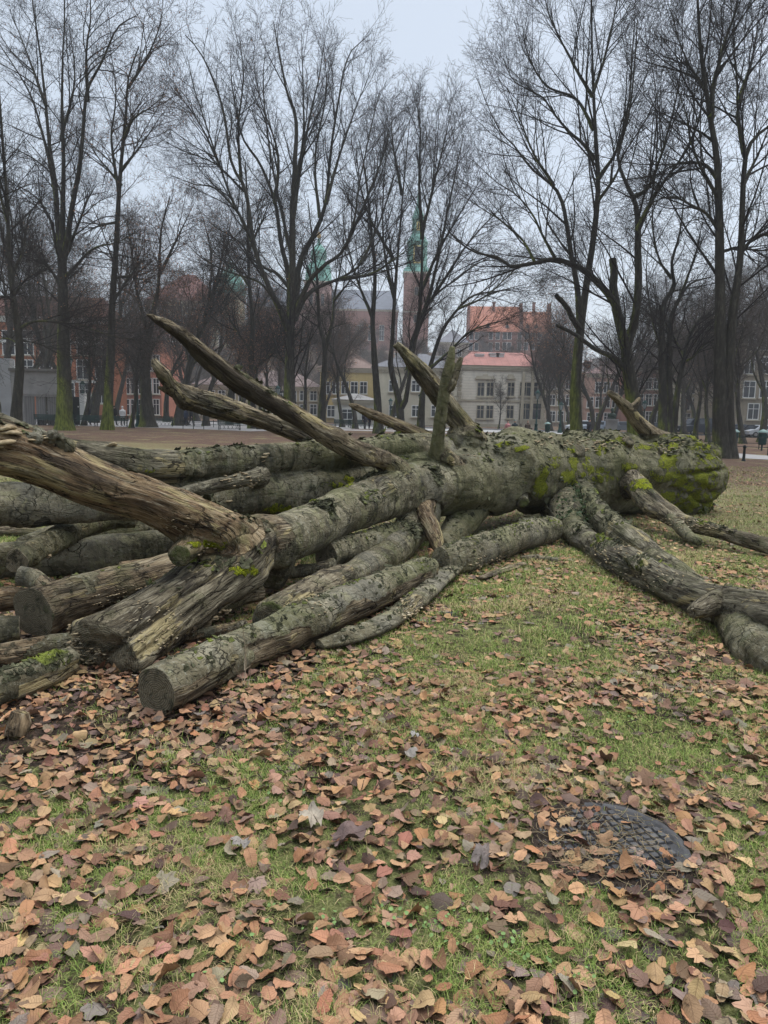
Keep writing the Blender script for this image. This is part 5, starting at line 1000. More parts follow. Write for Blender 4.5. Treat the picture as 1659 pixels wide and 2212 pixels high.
for (u, v, a, b) in MOSS:
    near = (np.abs(u_-u) < 7) & (np.abs(v_-v) < 7) & facing
    if not near.any(): continue
    dn = gd_[near].min(); e = ((u_-u)/a)**2+((v_-v)/b)**2; ok = np.abs(gd_-dn) < .7
    moss = np.maximum(moss, ok*np.exp(-e*.7)*(.95 if a > 20 else 1.1))
moss = np.maximum(moss, istr*thr(T_, .5, .05)*(.46+.5*vn(V*2.6, 9)+.25*vn(V*9, 10)))
moss = moss*(.5+.75*thr(fbm(V*9, 3, 17), -.3, .2)); moss[cut > 0] = 0
V2 += N2*(thr(moss, .3, .7)*.012*(1+vn(V*40, 4)))[:, None]
darkening = np.where(LI == 9, thr(T_, .3, .6)*thr(-N[:, 2]+.5*N[:, 0]+.4*fbm(V*4, 2, 5), -.6, .2), 0)+np.where(LI == 12, .6*thr(T_, .2, .5)*thr(-N[:, 2]-.3*N[:, 0], -.3, .3), 0)+np.isin(LI, (10, 11))*.5*thr(-N[:, 2], -.1, .4)+np.where(LI == 3, .75*gr, 0)+.55*(LI == 2)*thr(fbm(np.stack([Gk[:, 0]*1.5, G[:, 1]*8, G[:, 2]*8], 1), 3, 93), .1, .35)+.5*np.isin(LI, (24, 27))*thr(fbm(np.stack([Gk[:, 0]*1.5, G[:, 1]*8, G[:, 2]*8], 1), 3, 94), .0, .3)  # darker on broken-limb undersides and in the split groove, random blotches on other limbs
ft = thing('fallen_tree', 'huge fallen beech sprawling across the lawn, yellow-green moss on its butt', 'fallen tree', P(1100, 1100, 10.5)*[1, 1, 0])
org = np.array(ft.location)
vl = LI[F4[:, 0]]; names = [t_[0] for t_ in TL]
LAB = {2: 'barkless orange-brown limb reaching up to the left edge', 3: 'split grey limb ending in a broad sawn foot', 9: 'long jagged broken limb pointing up left', 13: 'upright green forked broken limb', 24: 'grey barkless limb running to the right edge'}
for i in range(len(TL)):
    f = F4[vl == i]
    if not len(f): continue
    ids, inv = np.unique(f, return_inverse=True); inv = inv.reshape(f.shape)
    me = npmesh(names[i], V2[ids]-org, inv, M['wood'], True, {'grain': Gk[ids], 'bare': bare[ids], 'tone': tone[ids], 'moss': moss[ids], 'cut': cut[ids], 'darkening': darkening[ids], 'algae': algae[ids]})
    if len(me.vertices) == len(ids): me.normals_split_custom_set_from_vertices(N2[ids].tolist())
    o = link(names[i], me, ft)
    if i in LAB: o['label'] = LAB[i]
D.meshes.remove(rm_)
# bark flakes: curled plates standing off the surface
def flakes(pts, nor, size, rg, ax=None, pale=.3):
    n = len(pts); t1 = nrm(np.cross(nor, rg.normal(size=(n, 3)))) if ax is None else nrm(ax+rg.normal(size=(n, 3))*.35); t1 = nrm(t1-(t1*nor).sum(1)[:, None]*nor); t2 = np.cross(nor, t1)
    a = rg.uniform(-.1, .55, n)[:, None]; d2 = t2*np.cos(a)+nor*np.sin(a); nn = np.cross(t1, d2)
    s = size[:, None]*np.stack([rg.uniform(.7, 1.9, n), rg.uniform(.5, 1., n)], 1)
    U = np.linspace(-.5, .5, 5); W = np.linspace(0, 1, 4); vs = []
    for w_ in W:
        for q in U:
            jj = (1+.35*rg.normal(size=n)*(w_ > .9))[:, None]; wd = (1-.35*w_*rg.random(n))[:, None]
            vs.append(pts+nor*.004+t1*s[:, :1]*q*wd+d2*s[:, 1:]*w_*jj+nn*s[:, 1:]*(.35*w_*w_*rg.uniform(-.6, 1, n)[:, None]+.05*rg.normal(size=n)[:, None]))
    top = np.stack(vs, 1); bot = top-nn[:, None, :]*.005; v = np.concatenate([top, bot], 1).reshape(-1, 3)
    f = []
    for r_ in range(3):
        for c_ in range(4): k = r_*5+c_; f += [[k, k+1, k+6, k+5], [20+k, 20+k+5, 20+k+6, 20+k+1]]
    for c_ in range(4): f += [[15+c_, 16+c_, 36+c_, 35+c_], [c_, 20+c_, 21+c_, c_+1]]
    for r_ in range(3): f += [[r_*5, r_*5+5, 20+r_*5+5, 20+r_*5], [r_*5+4, 24+r_*5, 29+r_*5, r_*5+9]]
    f = np.array(f); F_ = (f[None]+(np.arange(n)*40)[:, None, None]).reshape(-1, 4); return v, F_
fm = NT('bark_flake'); c_ = fm.ramp(fm.noise(fm.obj(), 7, 4), [(.3, (.02, .02, .013)), (.5, (.055, .055, .032)), (.65, (.12, .12, .07)), (.8, (.25, .23, .14))]); fm.col(fm.mix(fm.mr(fm.noise(fm.obj(), 2.5, 3), .55, .66), c_, (.13, .15, .03))); fm.bump(fm.noise(fm.obj(), 80, 4), .006); M['flake'] = fm.m
rgf = np.random.default_rng(77)
def pick(mask, w, n):
    k = np.where(mask)[0]; w = w[k]; return rgf.choice(k, n, p=w/w.sum(), replace=False) if len(k) > n else k
cl = thr(fbm(V*1.6, 2, 91), -.05, .35)
tops = thr(N[:, 2], .35, .9)
tt = frames(np.stack([[c[0, :3], c[-1, :3]] for c in cs]))[0][:, 0][LI]
sets = []
sets.append(pick(istr & (T_ < .92), tops**1.5*(cl+.15)+1e-6, 900)); sets.append(pick(istr & (N[:, 1] < -.2) & (T_ < .95), thr(fbm(V*2.3, 2, 97), .1, .4)+1e-6, 110))
sets.append(pick((LI == 1) & (T_ < .8), thr(N[:, 2]+N[:, 0]*.2, .2, .8)*cl+1e-6, 320))
sets.append(pick((LI == 6) & (T_ < .66), tops**2*cl+1e-6, 120)); sets.append(pick((LI == 7), tops*cl+1e-6, 50))
sets.append(pick((LI == 23) & (T_ < .5), thr(N[:, 2], .1, .8)+1e-6, 170)); sets.append(pick((LI == 31) & (T_ < .55), tops*cl+1e-6, 70))
sets.append(pick((LI == 24), thr(N[:, 2], .0, .7)*cl+1e-6, 230)); sets.append(pick((LI == 2), tops*cl+1e-6, 60)); sets.append(pick((LI == 3), tops*cl+1e-6, 50)); sets.append(pick((LI == 27), tops*cl+1e-6, 50)); sets.append(pick((LI == 30), tops+1e-6, 20)); sets.append(pick(np.isin(LI, (9, 10, 12)), cl*tops+1e-6, 60))
k = np.concatenate(sets); v, f = flakes(V2[k]-org, N2[k], rgf.uniform(.015, .055, len(k))*np.where(rgf.random(len(k)) < .12, 1.8, 1), rgf, tt[k])
o = link('bark_flakes', npmesh('bark_flakes', v, f, M['flake'], False), ft); o['kind'] = 'stuff'
# bracket fungi: thin scalloped shelves
def shelves(pts, nor, size, rg):
    n = len(pts); hz_ = nrm(nor*[1, 1, .15]+1e-6); up_ = np.array([0, 0, 1.])+rg.normal(size=(n, 3))*.18; sdv = nrm(np.cross(up_, hz_)); up2 = np.cross(hz_, sdv)
    vs = [pts-hz_*.004]; m_ = 9
    for ring, (rad_, zz) in enumerate(((.6, .30), (1., .08), (.93, -.14))):
        for a in np.linspace(-1.45, 1.45, m_): vs.append(pts+(hz_*cos(a)+sdv*sin(a))*(size*rad_*(1+.08*rg.normal(size=n)))[:, None]+up2*(size*zz)[:, None])
    f4 = []; f3 = []
    for a in range(m_-1): f3.append([0, 1+a, 2+a]); f4.append([1+a, 10+a, 11+a, 2+a]); f4.append([10+a, 19+a, 20+a, 11+a]); f3.append([0, 20+a, 19+a])
    K = 1+3*m_; o_ = (np.arange(n)*K)[:, None, None]; return np.stack(vs, 1).reshape(-1, 3), (np.array(f4)[None]+o_).reshape(-1, 4), (np.array(f3)[None]+o_).reshape(-1, 3)
fg = NT('bracket_fungus'); fg.col(fg.ramp(fg.noise(fg.obj(), 14, 4), [(.35, (.18, .13, .075)), (.55, (.33, .26, .16)), (.7, (.50, .44, .33))])); fg.b.inputs['Roughness'].default_value = .7; M['fungus'] = fg.m
FUN = [(515, 1038, 40, 14, .02, 60, 7.3), (8, 945, 16, 26, .055, 7, 4.6), (155, 1392, 22, 36, .016, 90, 4.4), (205, 1420, 30, 20, .013, 30, 4.4), (1470, 1130, 60, 12, .02, 80, 9.9), (1530, 1140, 40, 8, .018, 40, 9.5), (1310, 1200, 50, 30, .016, 60, 8), (1400, 1250, 70, 26, .013, 60, 6.8), (330, 1350, 60, 50, .011, 50, 4.7), (1210, 955, 60, 8, .03, 30, 11.2), (1290, 965, 46, 9, .03, 40, 11.8), (1450, 965, 30, 12, .03, 30, 12.7), (497, 1083, 4, 3, .05, 1, 6.5), (236, 964, 6, 4, .05, 2, 6.7), (572, 986, 6, 10, .04, 4, 7.8), (1000, 990, 30, 10, .02, 10, 9.6), (380, 1130, 40, 20, .012, 14, 5.1), (440, 1210, 30, 40, .014, 18, 5.1), (100, 960, 60, 14, .025, 10, 4.7)]
vs, f4s, f3s, nn_ = [], [], [], 0
def fungi_on(u_, v_, Vv, Nn, lst, org_, gd):
    global vs
    out = MB()
    fac = ((np.array([0, 0, CAMH])-Vv)*Nn).sum(1) > -.2
    for (u, v, a, b, s, n, d) in lst:
        e = ((u_-u)/a)**2+((v_-v)/b)**2; mk = (e < 1.2) & fac & (np.abs(Vv[:, 1]-d) < .9)
        if mk.sum() < 1: continue
        k = rgf.choice(np.where(mk)[0], min(n, mk.sum()), replace=False); vv, q4, q3 = shelves(Vv[k]-org_, Nn[k], s*rgf.uniform(.5, 1.3, len(k)), rgf); out.add(vv, q4, q3)
    return out
fo = fungi_on(u_, v_, V2, N2, FUN, org, gd_); o = fo.ob('bracket_fungi', M['fungus'], ft, True); o['kind'] = 'stuff'
# gnarled burl on the left limb
bu = MB(); rb_ = np.random.default_rng(4); c0 = P(88, 945, 4.62)
for k in range(26): q = c0+np.array([rb_.uniform(-.14, .17), rb_.normal()*.05, rb_.normal()*.028]); q[2] -= (q[0]-c0[0])*.35; ball(bu, tuple(q-org), (rb_.uniform(.02, .05),)*3, 8)
bo_ = remeshed('burl', bu, .007, None, False, 1, .5); Vb, Nb = arrays(bo_); Fb, _ = facesof(bo_); Vb2 = Vb+Nb*(.014*fbm(Vb*26, 3, 5)+.006*vn(Vb*70, 6))[:, None]; nb_ = len(Vb)
link('burl', npmesh('burl', Vb2, Fb, M['wood'], True, {'grain': Vb, 'bare': np.full(nb_, .15), 'tone': np.zeros(nb_), 'moss': np.clip(vn(Vb*20, 2)*.3, 0, 1), 'cut': np.zeros(nb_), 'algae': np.full(nb_, .4)}), ft)
# ivy on the first propping limb
iv = NT('ivy_leaf'); iv.col(iv.ramp(iv.noise(iv.obj(), 10, 3), [(.3, (.012, .022, .008)), (.6, (.03, .05, .016)), (.8, (.07, .10, .045))])); iv.b.inputs['Roughness'].default_value = .4
mk = (((u_-1238)/32)**2+((v_-1105)/62)**2 < 1) & facing & (np.abs(V[:, 1]-10.6) < 1.2); k = rgf.choice(np.where(mk)[0], 300); p = V2[k]-org+N2[k]*rgf.uniform(.01, .08, 300)[:, None]; a = nrm(np.cross(N2[k], rgf.normal(size=(300, 3)))+N2[k]*.3); b = nrm(np.cross(a, N2[k]+rgf.normal(size=(300, 3))*.5)); s = rgf.uniform(.02, .045, 300)[:, None]
v = np.stack([p-a*s*.5, p+b*s*.6-a*s*.3, p+b*s*.4+a*s*.2, p+a*s*.8, p-b*s*.4+a*s*.2, p-b*s*.6-a*s*.3], 1).reshape(-1, 3); i6 = (np.arange(300)*6)[:, None]
o = link('ivy', npmesh('ivy', v, [i6+np.array([0, 1, 2, 3]), i6+np.array([0, 3, 4, 5])], iv.m, False), ft); o['kind'] = 'stuff'
# leaves caught on top of the trunk
# ------------------------------------------------------------------ sawn logs under and beside it
def logthing(label, pts, bare=0., tone=.1, cut=(1, 1), moss=0., algae=.2, fl=0, fungi=(), seed=0, name='log', flat=1., side=0, bares=None, rough=1., group='logs and limbs piled under the fallen tree', zr=None):
    rg = np.random.default_rng(seed+100); w = []
    for q in pts:
        if len(q) == 4: u, v, z, r = q; p = PZ(u, v, z)
        rad = r*np.linalg.norm(p-np.array([0, 0, CAMH]))/F; w.append([*p, rad])
    c = resamp(w, .022); p, r = c[:, :3], c[:, 3]; S = 30; K = len(p)
    v, f = tubes(p[None], r[None], S); t, n1, n2 = frames(p[None]); cc = np.repeat(p, S, axis=0); q = v-cc; n_ = nrm(q); rr = np.repeat(r, S)
    L = np.linalg.norm(np.diff(p, axis=0), axis=1); s = np.repeat(np.concatenate([[0], np.cumsum(L)]), S); G_ = np.stack([s+seed*3.1, (q*np.repeat(n1[0], S, 0)).sum(1), (q*np.repeat(n2[0], S, 0)).sum(1)], 1); T = s/s.max()
    ba = np.full(len(v), float(bare))
    if bares is not None: ba = np.clip((T-bares[0])/.05, 0, 1)*np.clip((bares[1]-T)/.05, 0, 1)
    if side: ba = thr(-n_[:, 2]*.9-n_[:, 1]*.5+.5*fbm(v*4, 3, seed+9), -.15, .05)*.95
    ba = ba + (fbm(v*2.5, 2, seed) > .25)*.3*(ba > .1)-(fbm(v*2.5, 2, seed+3) > .3)*.5*(ba > .1); bm = thr(ba, .3, .8)
    ds = rr*.24*fbm(np.stack([G_[:, 0]*2.2, G_[:, 1]/rr*1.2, G_[:, 2]/rr*1.2], 1), 3, seed)+bm*.004*rough*(1-2*np.abs(fbm(np.stack([G_[:, 0]*1.8, G_[:, 1]*32, G_[:, 2]*32], 1), 3, seed+1)))+(1-bm)*.004*fbm(G_*14, 3, seed+2)
    for _ in range(max(2, int(s.max()*2.2))):
        i0 = rg.integers(0, len(v)); dd_ = ((v-v[i0])**2).sum(1); sk = rg.uniform(.02, .045); ds = ds+rg.uniform(.3, .9)*sk*np.exp(-dd_/(2*sk*sk))
    ds -= .012*rough*np.exp(-(vn(np.stack([G_[:, 0]*1.1, G_[:, 1]*10, G_[:, 2]*10], 1), seed+7)/.05)**2)*bm
    ds = ds+(1-bm)*(.012 if side else .004)
    v2 = cc+q*np.array([1, 1, flat])+n_*ds[:, None]
    if flat != 1: v2[:, 2] = cc[:, 2]+(v2[:, 2]-cc[:, 2])*flat
    A = {'grain': G_, 'bare': ba, 'tone': np.full(len(v), tone), 'moss': moss*np.clip(.6+.7*fbm(v*5, 2, seed), 0, 1)*thr(n_[:, 2], -.2, .6), 'cut': np.zeros(len(v)), 'algae': np.full(len(v), algae)}
    org = np.array([p[0][0], p[0][1], 0]); Nn = n_
    mesh = npmesh(name, v2-org, f, M['wood'], True, A); o = link(name, mesh, None, org); tag(o, label, 'log', group)
    for e, on in ((0, cut[0]), (K-1, cut[1])):
        sl_ = slice(e*S, e*S+S); rim = v2[sl_]; cen = rim.mean(0); ax = t[0, e]*(-1 if e == 0 else 1); vv = []; 
        rings = (1., .97, .8, .6, .4, .2) if on else (1., .85, .6, .3); nr = len(rings)
        for i, k_ in enumerate(rings): vv.append(cen+(rim-cen)*k_+ax*((.004 if on else .0)*(i > 0)+(0 if on else .05*r[e]*rg.normal()*(i > 0)+ (1-k_)*r[e]*.5*(1 if not on else 0))))
        vv.append(cen[None]+ax*(.004 if on else .5*r[e])); vv = np.vstack(vv); ff = [[i*S+k_, i*S+(k_+1) % S, (i+1)*S+(k_+1) % S, (i+1)*S+k_] for i in range(nr-1) for k_ in range(S)]; f3 = [[(nr-1)*S+k_, (nr-1)*S+(k_+1) % S, nr*S] for k_ in range(S)]
        ff = np.array(ff); f3 = np.array(f3)
        if e == 0: ff = ff[:, ::-1]; f3 = f3[:, ::-1]
        nv = len(vv); qv = vv-cen; m_ = {'grain': np.stack([qv@t[0, e], qv@n1[0, e], qv@n2[0, e]], 1), 'bare': np.full(nv, ba[sl_].mean()), 'tone': np.full(nv, tone), 'moss': np.zeros(nv), 'cut': np.full(nv, float(on)), 'algae': np.full(nv, .3)}
        link('sawn_end' if on else 'broken_end', npmesh('end', vv-org, [ff, f3], M['wood'], not on, m_), o)
    if fl:
        w_ = thr(Nn[:, 2], .2, .8)+1e-6; w_[:S*3] = 1e-6; w_[-S*3:] = 1e-6; k = rg.choice(len(v2), fl, p=w_/w_.sum(), replace=False); a, b = flakes(v2[k]-org, Nn[k], rg.uniform(.012, .04, fl), rg, np.repeat(t[0], S, 0)[k]); x = link('bark_flakes', npmesh('bark_flakes', a, b, M['flake'], False), o); x['kind'] = 'stuff'
    if fungi:
        uu, v_2 = proj(v2); fo = fungi_on(uu, v_2, v2, Nn, [(*q, v2[:, 1].mean()) if 0 else (*q, PZ(q[0], q[1], .15)[1]) for q in fungi], org, None)
        if fo.n: x = fo.ob('bracket_fungi', M['fungus'], o, True); x['kind'] = 'stuff'
    return o
logthing('cracked half-barked log at the front, sawn end facing the viewer', [(338, 1500, .125, 45), (370, 1484, .125, 46), (430, 1452, .13, 44), (520, 1404, .14, 42), (600, 1372, .15, 42), (680, 1340, .15, 40), (760, 1304, .15, 38), (850, 1262, .16, 34), (925, 1230, .17, 26)], bare=.62, tone=.3, cut=(1, 0), fl=170, fungi=((690, 1310, 30, 20, .014, 14),), seed=1, side=1, rough=2.2)
logthing('slab of rotten dark wood along the right side of the front log', [(690, 1392, .05, 16), (760, 1374, .06, 24), (830, 1344, .07, 26), (895, 1296, .08, 26), (950, 1250, .09, 22), (995, 1218, .09, 14)], bare=.4, tone=.1, cut=(0, 0), fl=90, fungi=((870, 1305, 40, 30, .018, 34),), seed=2, flat=.7)
logthing('mossy bark-covered log behind the rotten slab, pointing to the trunk', [(952, 1212, .15, 30), (990, 1205, .16, 34), (1040, 1188, .17, 34), (1100, 1168, .18, 32), (1150, 1152, .18, 30), (1192, 1142, .18, 26)], bare=.1, moss=.4, algae=.35, cut=(0, 0), fl=260, fungi=((1060, 1215, 50, 14, .016, 40),), seed=3)
logthing('pale flat piece of bark lying on the leaves right of the log pile', [(1040, 1248, .03, 9), (1085, 1232, .035, 12), (1130, 1216, .03, 8)], bare=1, tone=.3, cut=(0, 0), seed=4, flat=.5, name='bark_piece')
logthing('thin grey stick on the leaves below the mossy trunk', [(1125, 1205, .025, 4), (1165, 1206, .03, 6), (1205, 1210, .025, 4)], bare=.8, cut=(0, 0), seed=5, name='stick')
logthing('thick sawn log with yellow bare patches at the left, round end facing out', [(72, 1322, .22, 52), (120, 1305, .23, 46), (200, 1284, .24, 42), (280, 1262, .25, 40), (350, 1242, .26, 38), (400, 1228, .27, 36)], bare=.85, tone=.35, fl=10, cut=(1, 0), fungi=((290, 1290, 100, 26, .012, 70), (60, 1310, 30, 20, .02, 10)), seed=6)
logthing('short fungus-covered stub rising from the thick left log', [(110, 1275, .33, 16), (75, 1252, .36, 17), (42, 1245, .38, 18)], bare=.7, tone=.3, cut=(0, 1), fungi=((45, 1240, 16, 18, .016, 30),), seed=7)
logthing('yellowish log with bark knobs, small sawn end at upper left', [(36, 1212, .38, 22), (70, 1195, .4, 22), (120, 1165, .42, 22), (180, 1138, .44, 22), (235, 1122, .46, 21), (290, 1120, .46, 19)], bare=.45, tone=.2, cut=(1, 0), fungi=((150, 1150, 60, 20, .02, 9), (100, 1205, 20, 8, .02, 4)), seed=8, algae=.6)
logthing('long smooth grey log under the left limb, upper one', [(60, 1190, .22, 30), (160, 1160, .24, 30), (260, 1145, .26, 30), (360, 1128, .28, 32), (460, 1120, .3, 34)], bare=.1, cut=(0, 0), seed=9, algae=.2)
logthing('long smooth grey log under the left limb, lower one', [(-80, 1222, .16, 30), (40, 1208, .17, 34), (160, 1204, .18, 36), (280, 1190, .18, 38), (380, 1180, .18, 38), (480, 1170, .18, 36)], bare=.05, cut=(0, 0), seed=10, algae=.3)
logthing('dark log with rough bark at the lower left corner of the pile', [(-30, 1500, .09, 28), (30, 1480, .1, 28), (90, 1456, .1, 27), (150, 1428, .1, 24)], bare=.15, tone=.3, cut=(1, 0), fl=120, seed=11, side=1)
logthing('thin dark pole lying behind the split sawn limb', [(-40, 1420, .1, 18), (40, 1408, .1, 20), (100, 1396, .1, 19), (160, 1384, .1, 16), (230, 1362, .1, 12)], bare=.6, tone=.5, cut=(0, 0), seed=12)
logthing('dark mossy log end at the left edge below the thick sawn log', [(-60, 1372, .12, 26), (0, 1364, .13, 28), (42, 1360, .13, 24)], bare=.4, tone=.4, moss=.3, cut=(0, 1), seed=13)
logthing('pale brown log end at the left edge above the dark mossy one', [(-70, 1310, .2, 20), (0, 1296, .2, 22), (60, 1292, .2, 20)], bare=.9, tone=.6, cut=(0, 0), seed=14)
logthing('thin wet brown pole on the grass at the far left', [(-40, 1146, .08, 9), (30, 1148, .08, 9), (115, 1154, .08, 8)], bare=.8, tone=.3, cut=(0, 0), seed=15)
logthing('small log with a row of yellow brackets between the split limb and the sawn stub', [(400, 1352, .14, 20), (450, 1322, .15, 20), (510, 1292, .17, 20), (560, 1280, .17, 18)], bare=.6, tone=.3, cut=(0, 0), fungi=((455, 1325, 40, 14, .03, 14),), fl=20, seed=16)
logthing('thin dark branch on the soil behind the front log', [(340, 1385, .06, 9), (430, 1370, .06, 10), (530, 1348, .06, 9)], bare=.5, tone=.4, cut=(0, 0), seed=17)
logthing('shaggy dark log with a big sawn end under the middle of the long limb', [(704, 1200, .26, 28), (740, 1188, .26, 29), (800, 1170, .27, 28), (870, 1150, .28, 26), (920, 1140, .28, 24)], bare=.0, algae=.4, cut=(1, 0), fl=140, seed=18)
logthing('narrow grey log below the shaggy dark log', [(600, 1242, .16, 12), (660, 1233, .17, 13), (720, 1222, .18, 13)], bare=.5, cut=(0, 0), seed=19)
logthing('reddish brown split branch behind the thick left log', [(262, 1228, .3, 14), (310, 1222, .3, 13), (375, 1220, .3, 12)], bare=1, tone=.6, cut=(0, 0), seed=20, rough=1.5)
logthing('short dark stump of wood standing in the leaves at the lower left', [(30, 1592, .01, 16), (36, 1566, .06, 15), (42, 1538, .12, 12)], bare=.6, tone=.5, cut=(0, 0), seed=21, name='wood_piece', group=None)
logthing('mossy log behind the upright log pile left of the fork', [(380, 1210, .2, 30), (470, 1230, .16, 30), (560, 1240, .15, 26)], bare=.1, cut=(0, 0), seed=22, algae=.5)
# ------------------------------------------------------------------ manhole cover
rg = np.random.default_rng(99)
mc = PZ(1322, 1826, 0.); MCX, MCY = mc[0], mc[1]
iron = NT('cast_iron'); O = iron.obj(); c_ = iron.ramp(iron.noise(O, 9, 6, .7), [(.3, (.04, .038, .038)), (.55, (.085, .083, .084)), (.75, (.15, .135, .12))]); iron.col(c_); iron.b.inputs['Roughness'].default_value = .8; iron.bump(iron.noise(O, 160, 3), .003)
mt = thing('manhole_cover', 'round dark iron manhole cover with squared tread, half buried in leaves at lower right', 'manhole cover', (MCX, MCY, 0), radians(14))
MB().lathe([(0, .008), (.255, .008), (.258, .015), (.286, .015), (.290, .006), (.290, -.01)], 72).ob('cover', iron.m, mt, True)
tr = MB(); s_ = .037
for i in range(-8, 9):
    for j in range(-8, 9):
        x, y = i*s_, j*s_
        if math.hypot(abs(x)+s_*.42, abs(y)+s_*.42) < .25:
            a = s_*.39; b = s_*.33; v = [[x-a, y-a, .0085], [x+a, y-a, .0085], [x+a, y+a, .0125], [x-a, y+a, .0125], [x-b, y-b, .0195], [x+b, y-b, .0195], [x+b, y+b, .0195], [x-b, y+b, .0195]]
            tr.add(v, [[0, 1, 5, 4], [1, 2, 6, 5], [2, 3, 7, 6], [3, 0, 4, 7], [4, 5, 6, 7]])
tr.ob('tread', iron.m, mt)
MB().lathe([(.298, -.01), (.300, .009), (.312, .009), (.316, -.01)], 72).ob('frame_ring', plain('rusty_iron', (.05, .042, .036), .8, .4, 8, bump=.01), mt, True)
# ------------------------------------------------------------------ fallen leaves
PAL = np.array([.87, .94, .80])*np.array([[.40, .205, .125], [.45, .245, .15], [.35, .17, .10], [.42, .23, .15], [.27, .13, .085], [.17, .085, .06], [.11, .062, .055], [.30, .21, .17], [.24, .185, .155], [.50, .31, .19], [.33, .185, .135], [.20, .115, .095]])
PW = np.array([.14, .10, .15, .10, .13, .09, .05, .05, .035, .035, .13, .06]); PW = PW/PW.sum()
def leafshape(kind, lod, rg):
    """unit leaf in local x (length), y (width), returns verts, quads, luv"""
    if kind == 0:
        nl, nw = ((12, 5), (8, 3), (5, 3))[lod]; t = np.linspace(0, 1, nl); s = np.linspace(-1, 1, nw); w = np.sin(pi*np.clip(t, .0, 1)**rg.uniform(.72, .98))**rg.uniform(.55, .8)*rg.uniform(.25, .37); w = w*(1+.07*rg.normal(size=nl)*(t > 0)*(t < 1)); w[0] = .012; w[-1] = .01
        T_, S_ = np.meshgrid(t, s, indexing='ij'); Wm = w[:, None]*np.ones(nw)[None]; v = np.stack([T_, S_*Wm*(1+.06*rg.normal(size=T_.shape)*(np.abs(S_) > .9)), T_*0], -1).reshape(-1, 3); luv = np.stack([T_, S_*Wm*3, T_*0], -1).reshape(-1, 3)
        k = np.array([[i*nw+j, (i+1)*nw+j, (i+1)*nw+j+1, i*nw+j+1] for i in range(nl-1) for j in range(nw-1)]); return v, k, luv
    na = (31, 21, 13)[lod]; nr = (4, 3, 2)[lod]; a = np.linspace(-pi*.93, pi*.93, na); lob = np.zeros(na)
    for c, h, wd in ((0, 1., .42), (.95, .86, .36), (-.95, .86, .36), (1.95, .62, .36), (-1.95, .62, .36)): lob = np.maximum(lob, h*np.exp(-((a-c)/wd)**2*.7))
    r = (.42+.58*lob)*(1+.07*rg.normal(size=na)); vs = [[.0, 0, 0]]; lu = [[0, 0, 1]]
    for q in range(1, nr+1):
        k = q/nr
        for i in range(na): vs.append([cos(a[i])*r[i]*k*.56, sin(a[i])*r[i]*k*.56, 0]); lu.append([a[i], k, 1])
    f = [[0, 1+i, 2+i, 0] for i in range(0)]; F_ = []
    for q in range(nr-1):
        for i in range(na-1): b = 1+q*na+i; F_.append([b, b+na, b+na+1, b+1])
    tri = [[0, 1+i, 2+i] for i in range(na-1)]
    return np.array(vs)+[.35, 0, 0], (np.array(F_, int), np.array(tri, int)), np.array(lu)
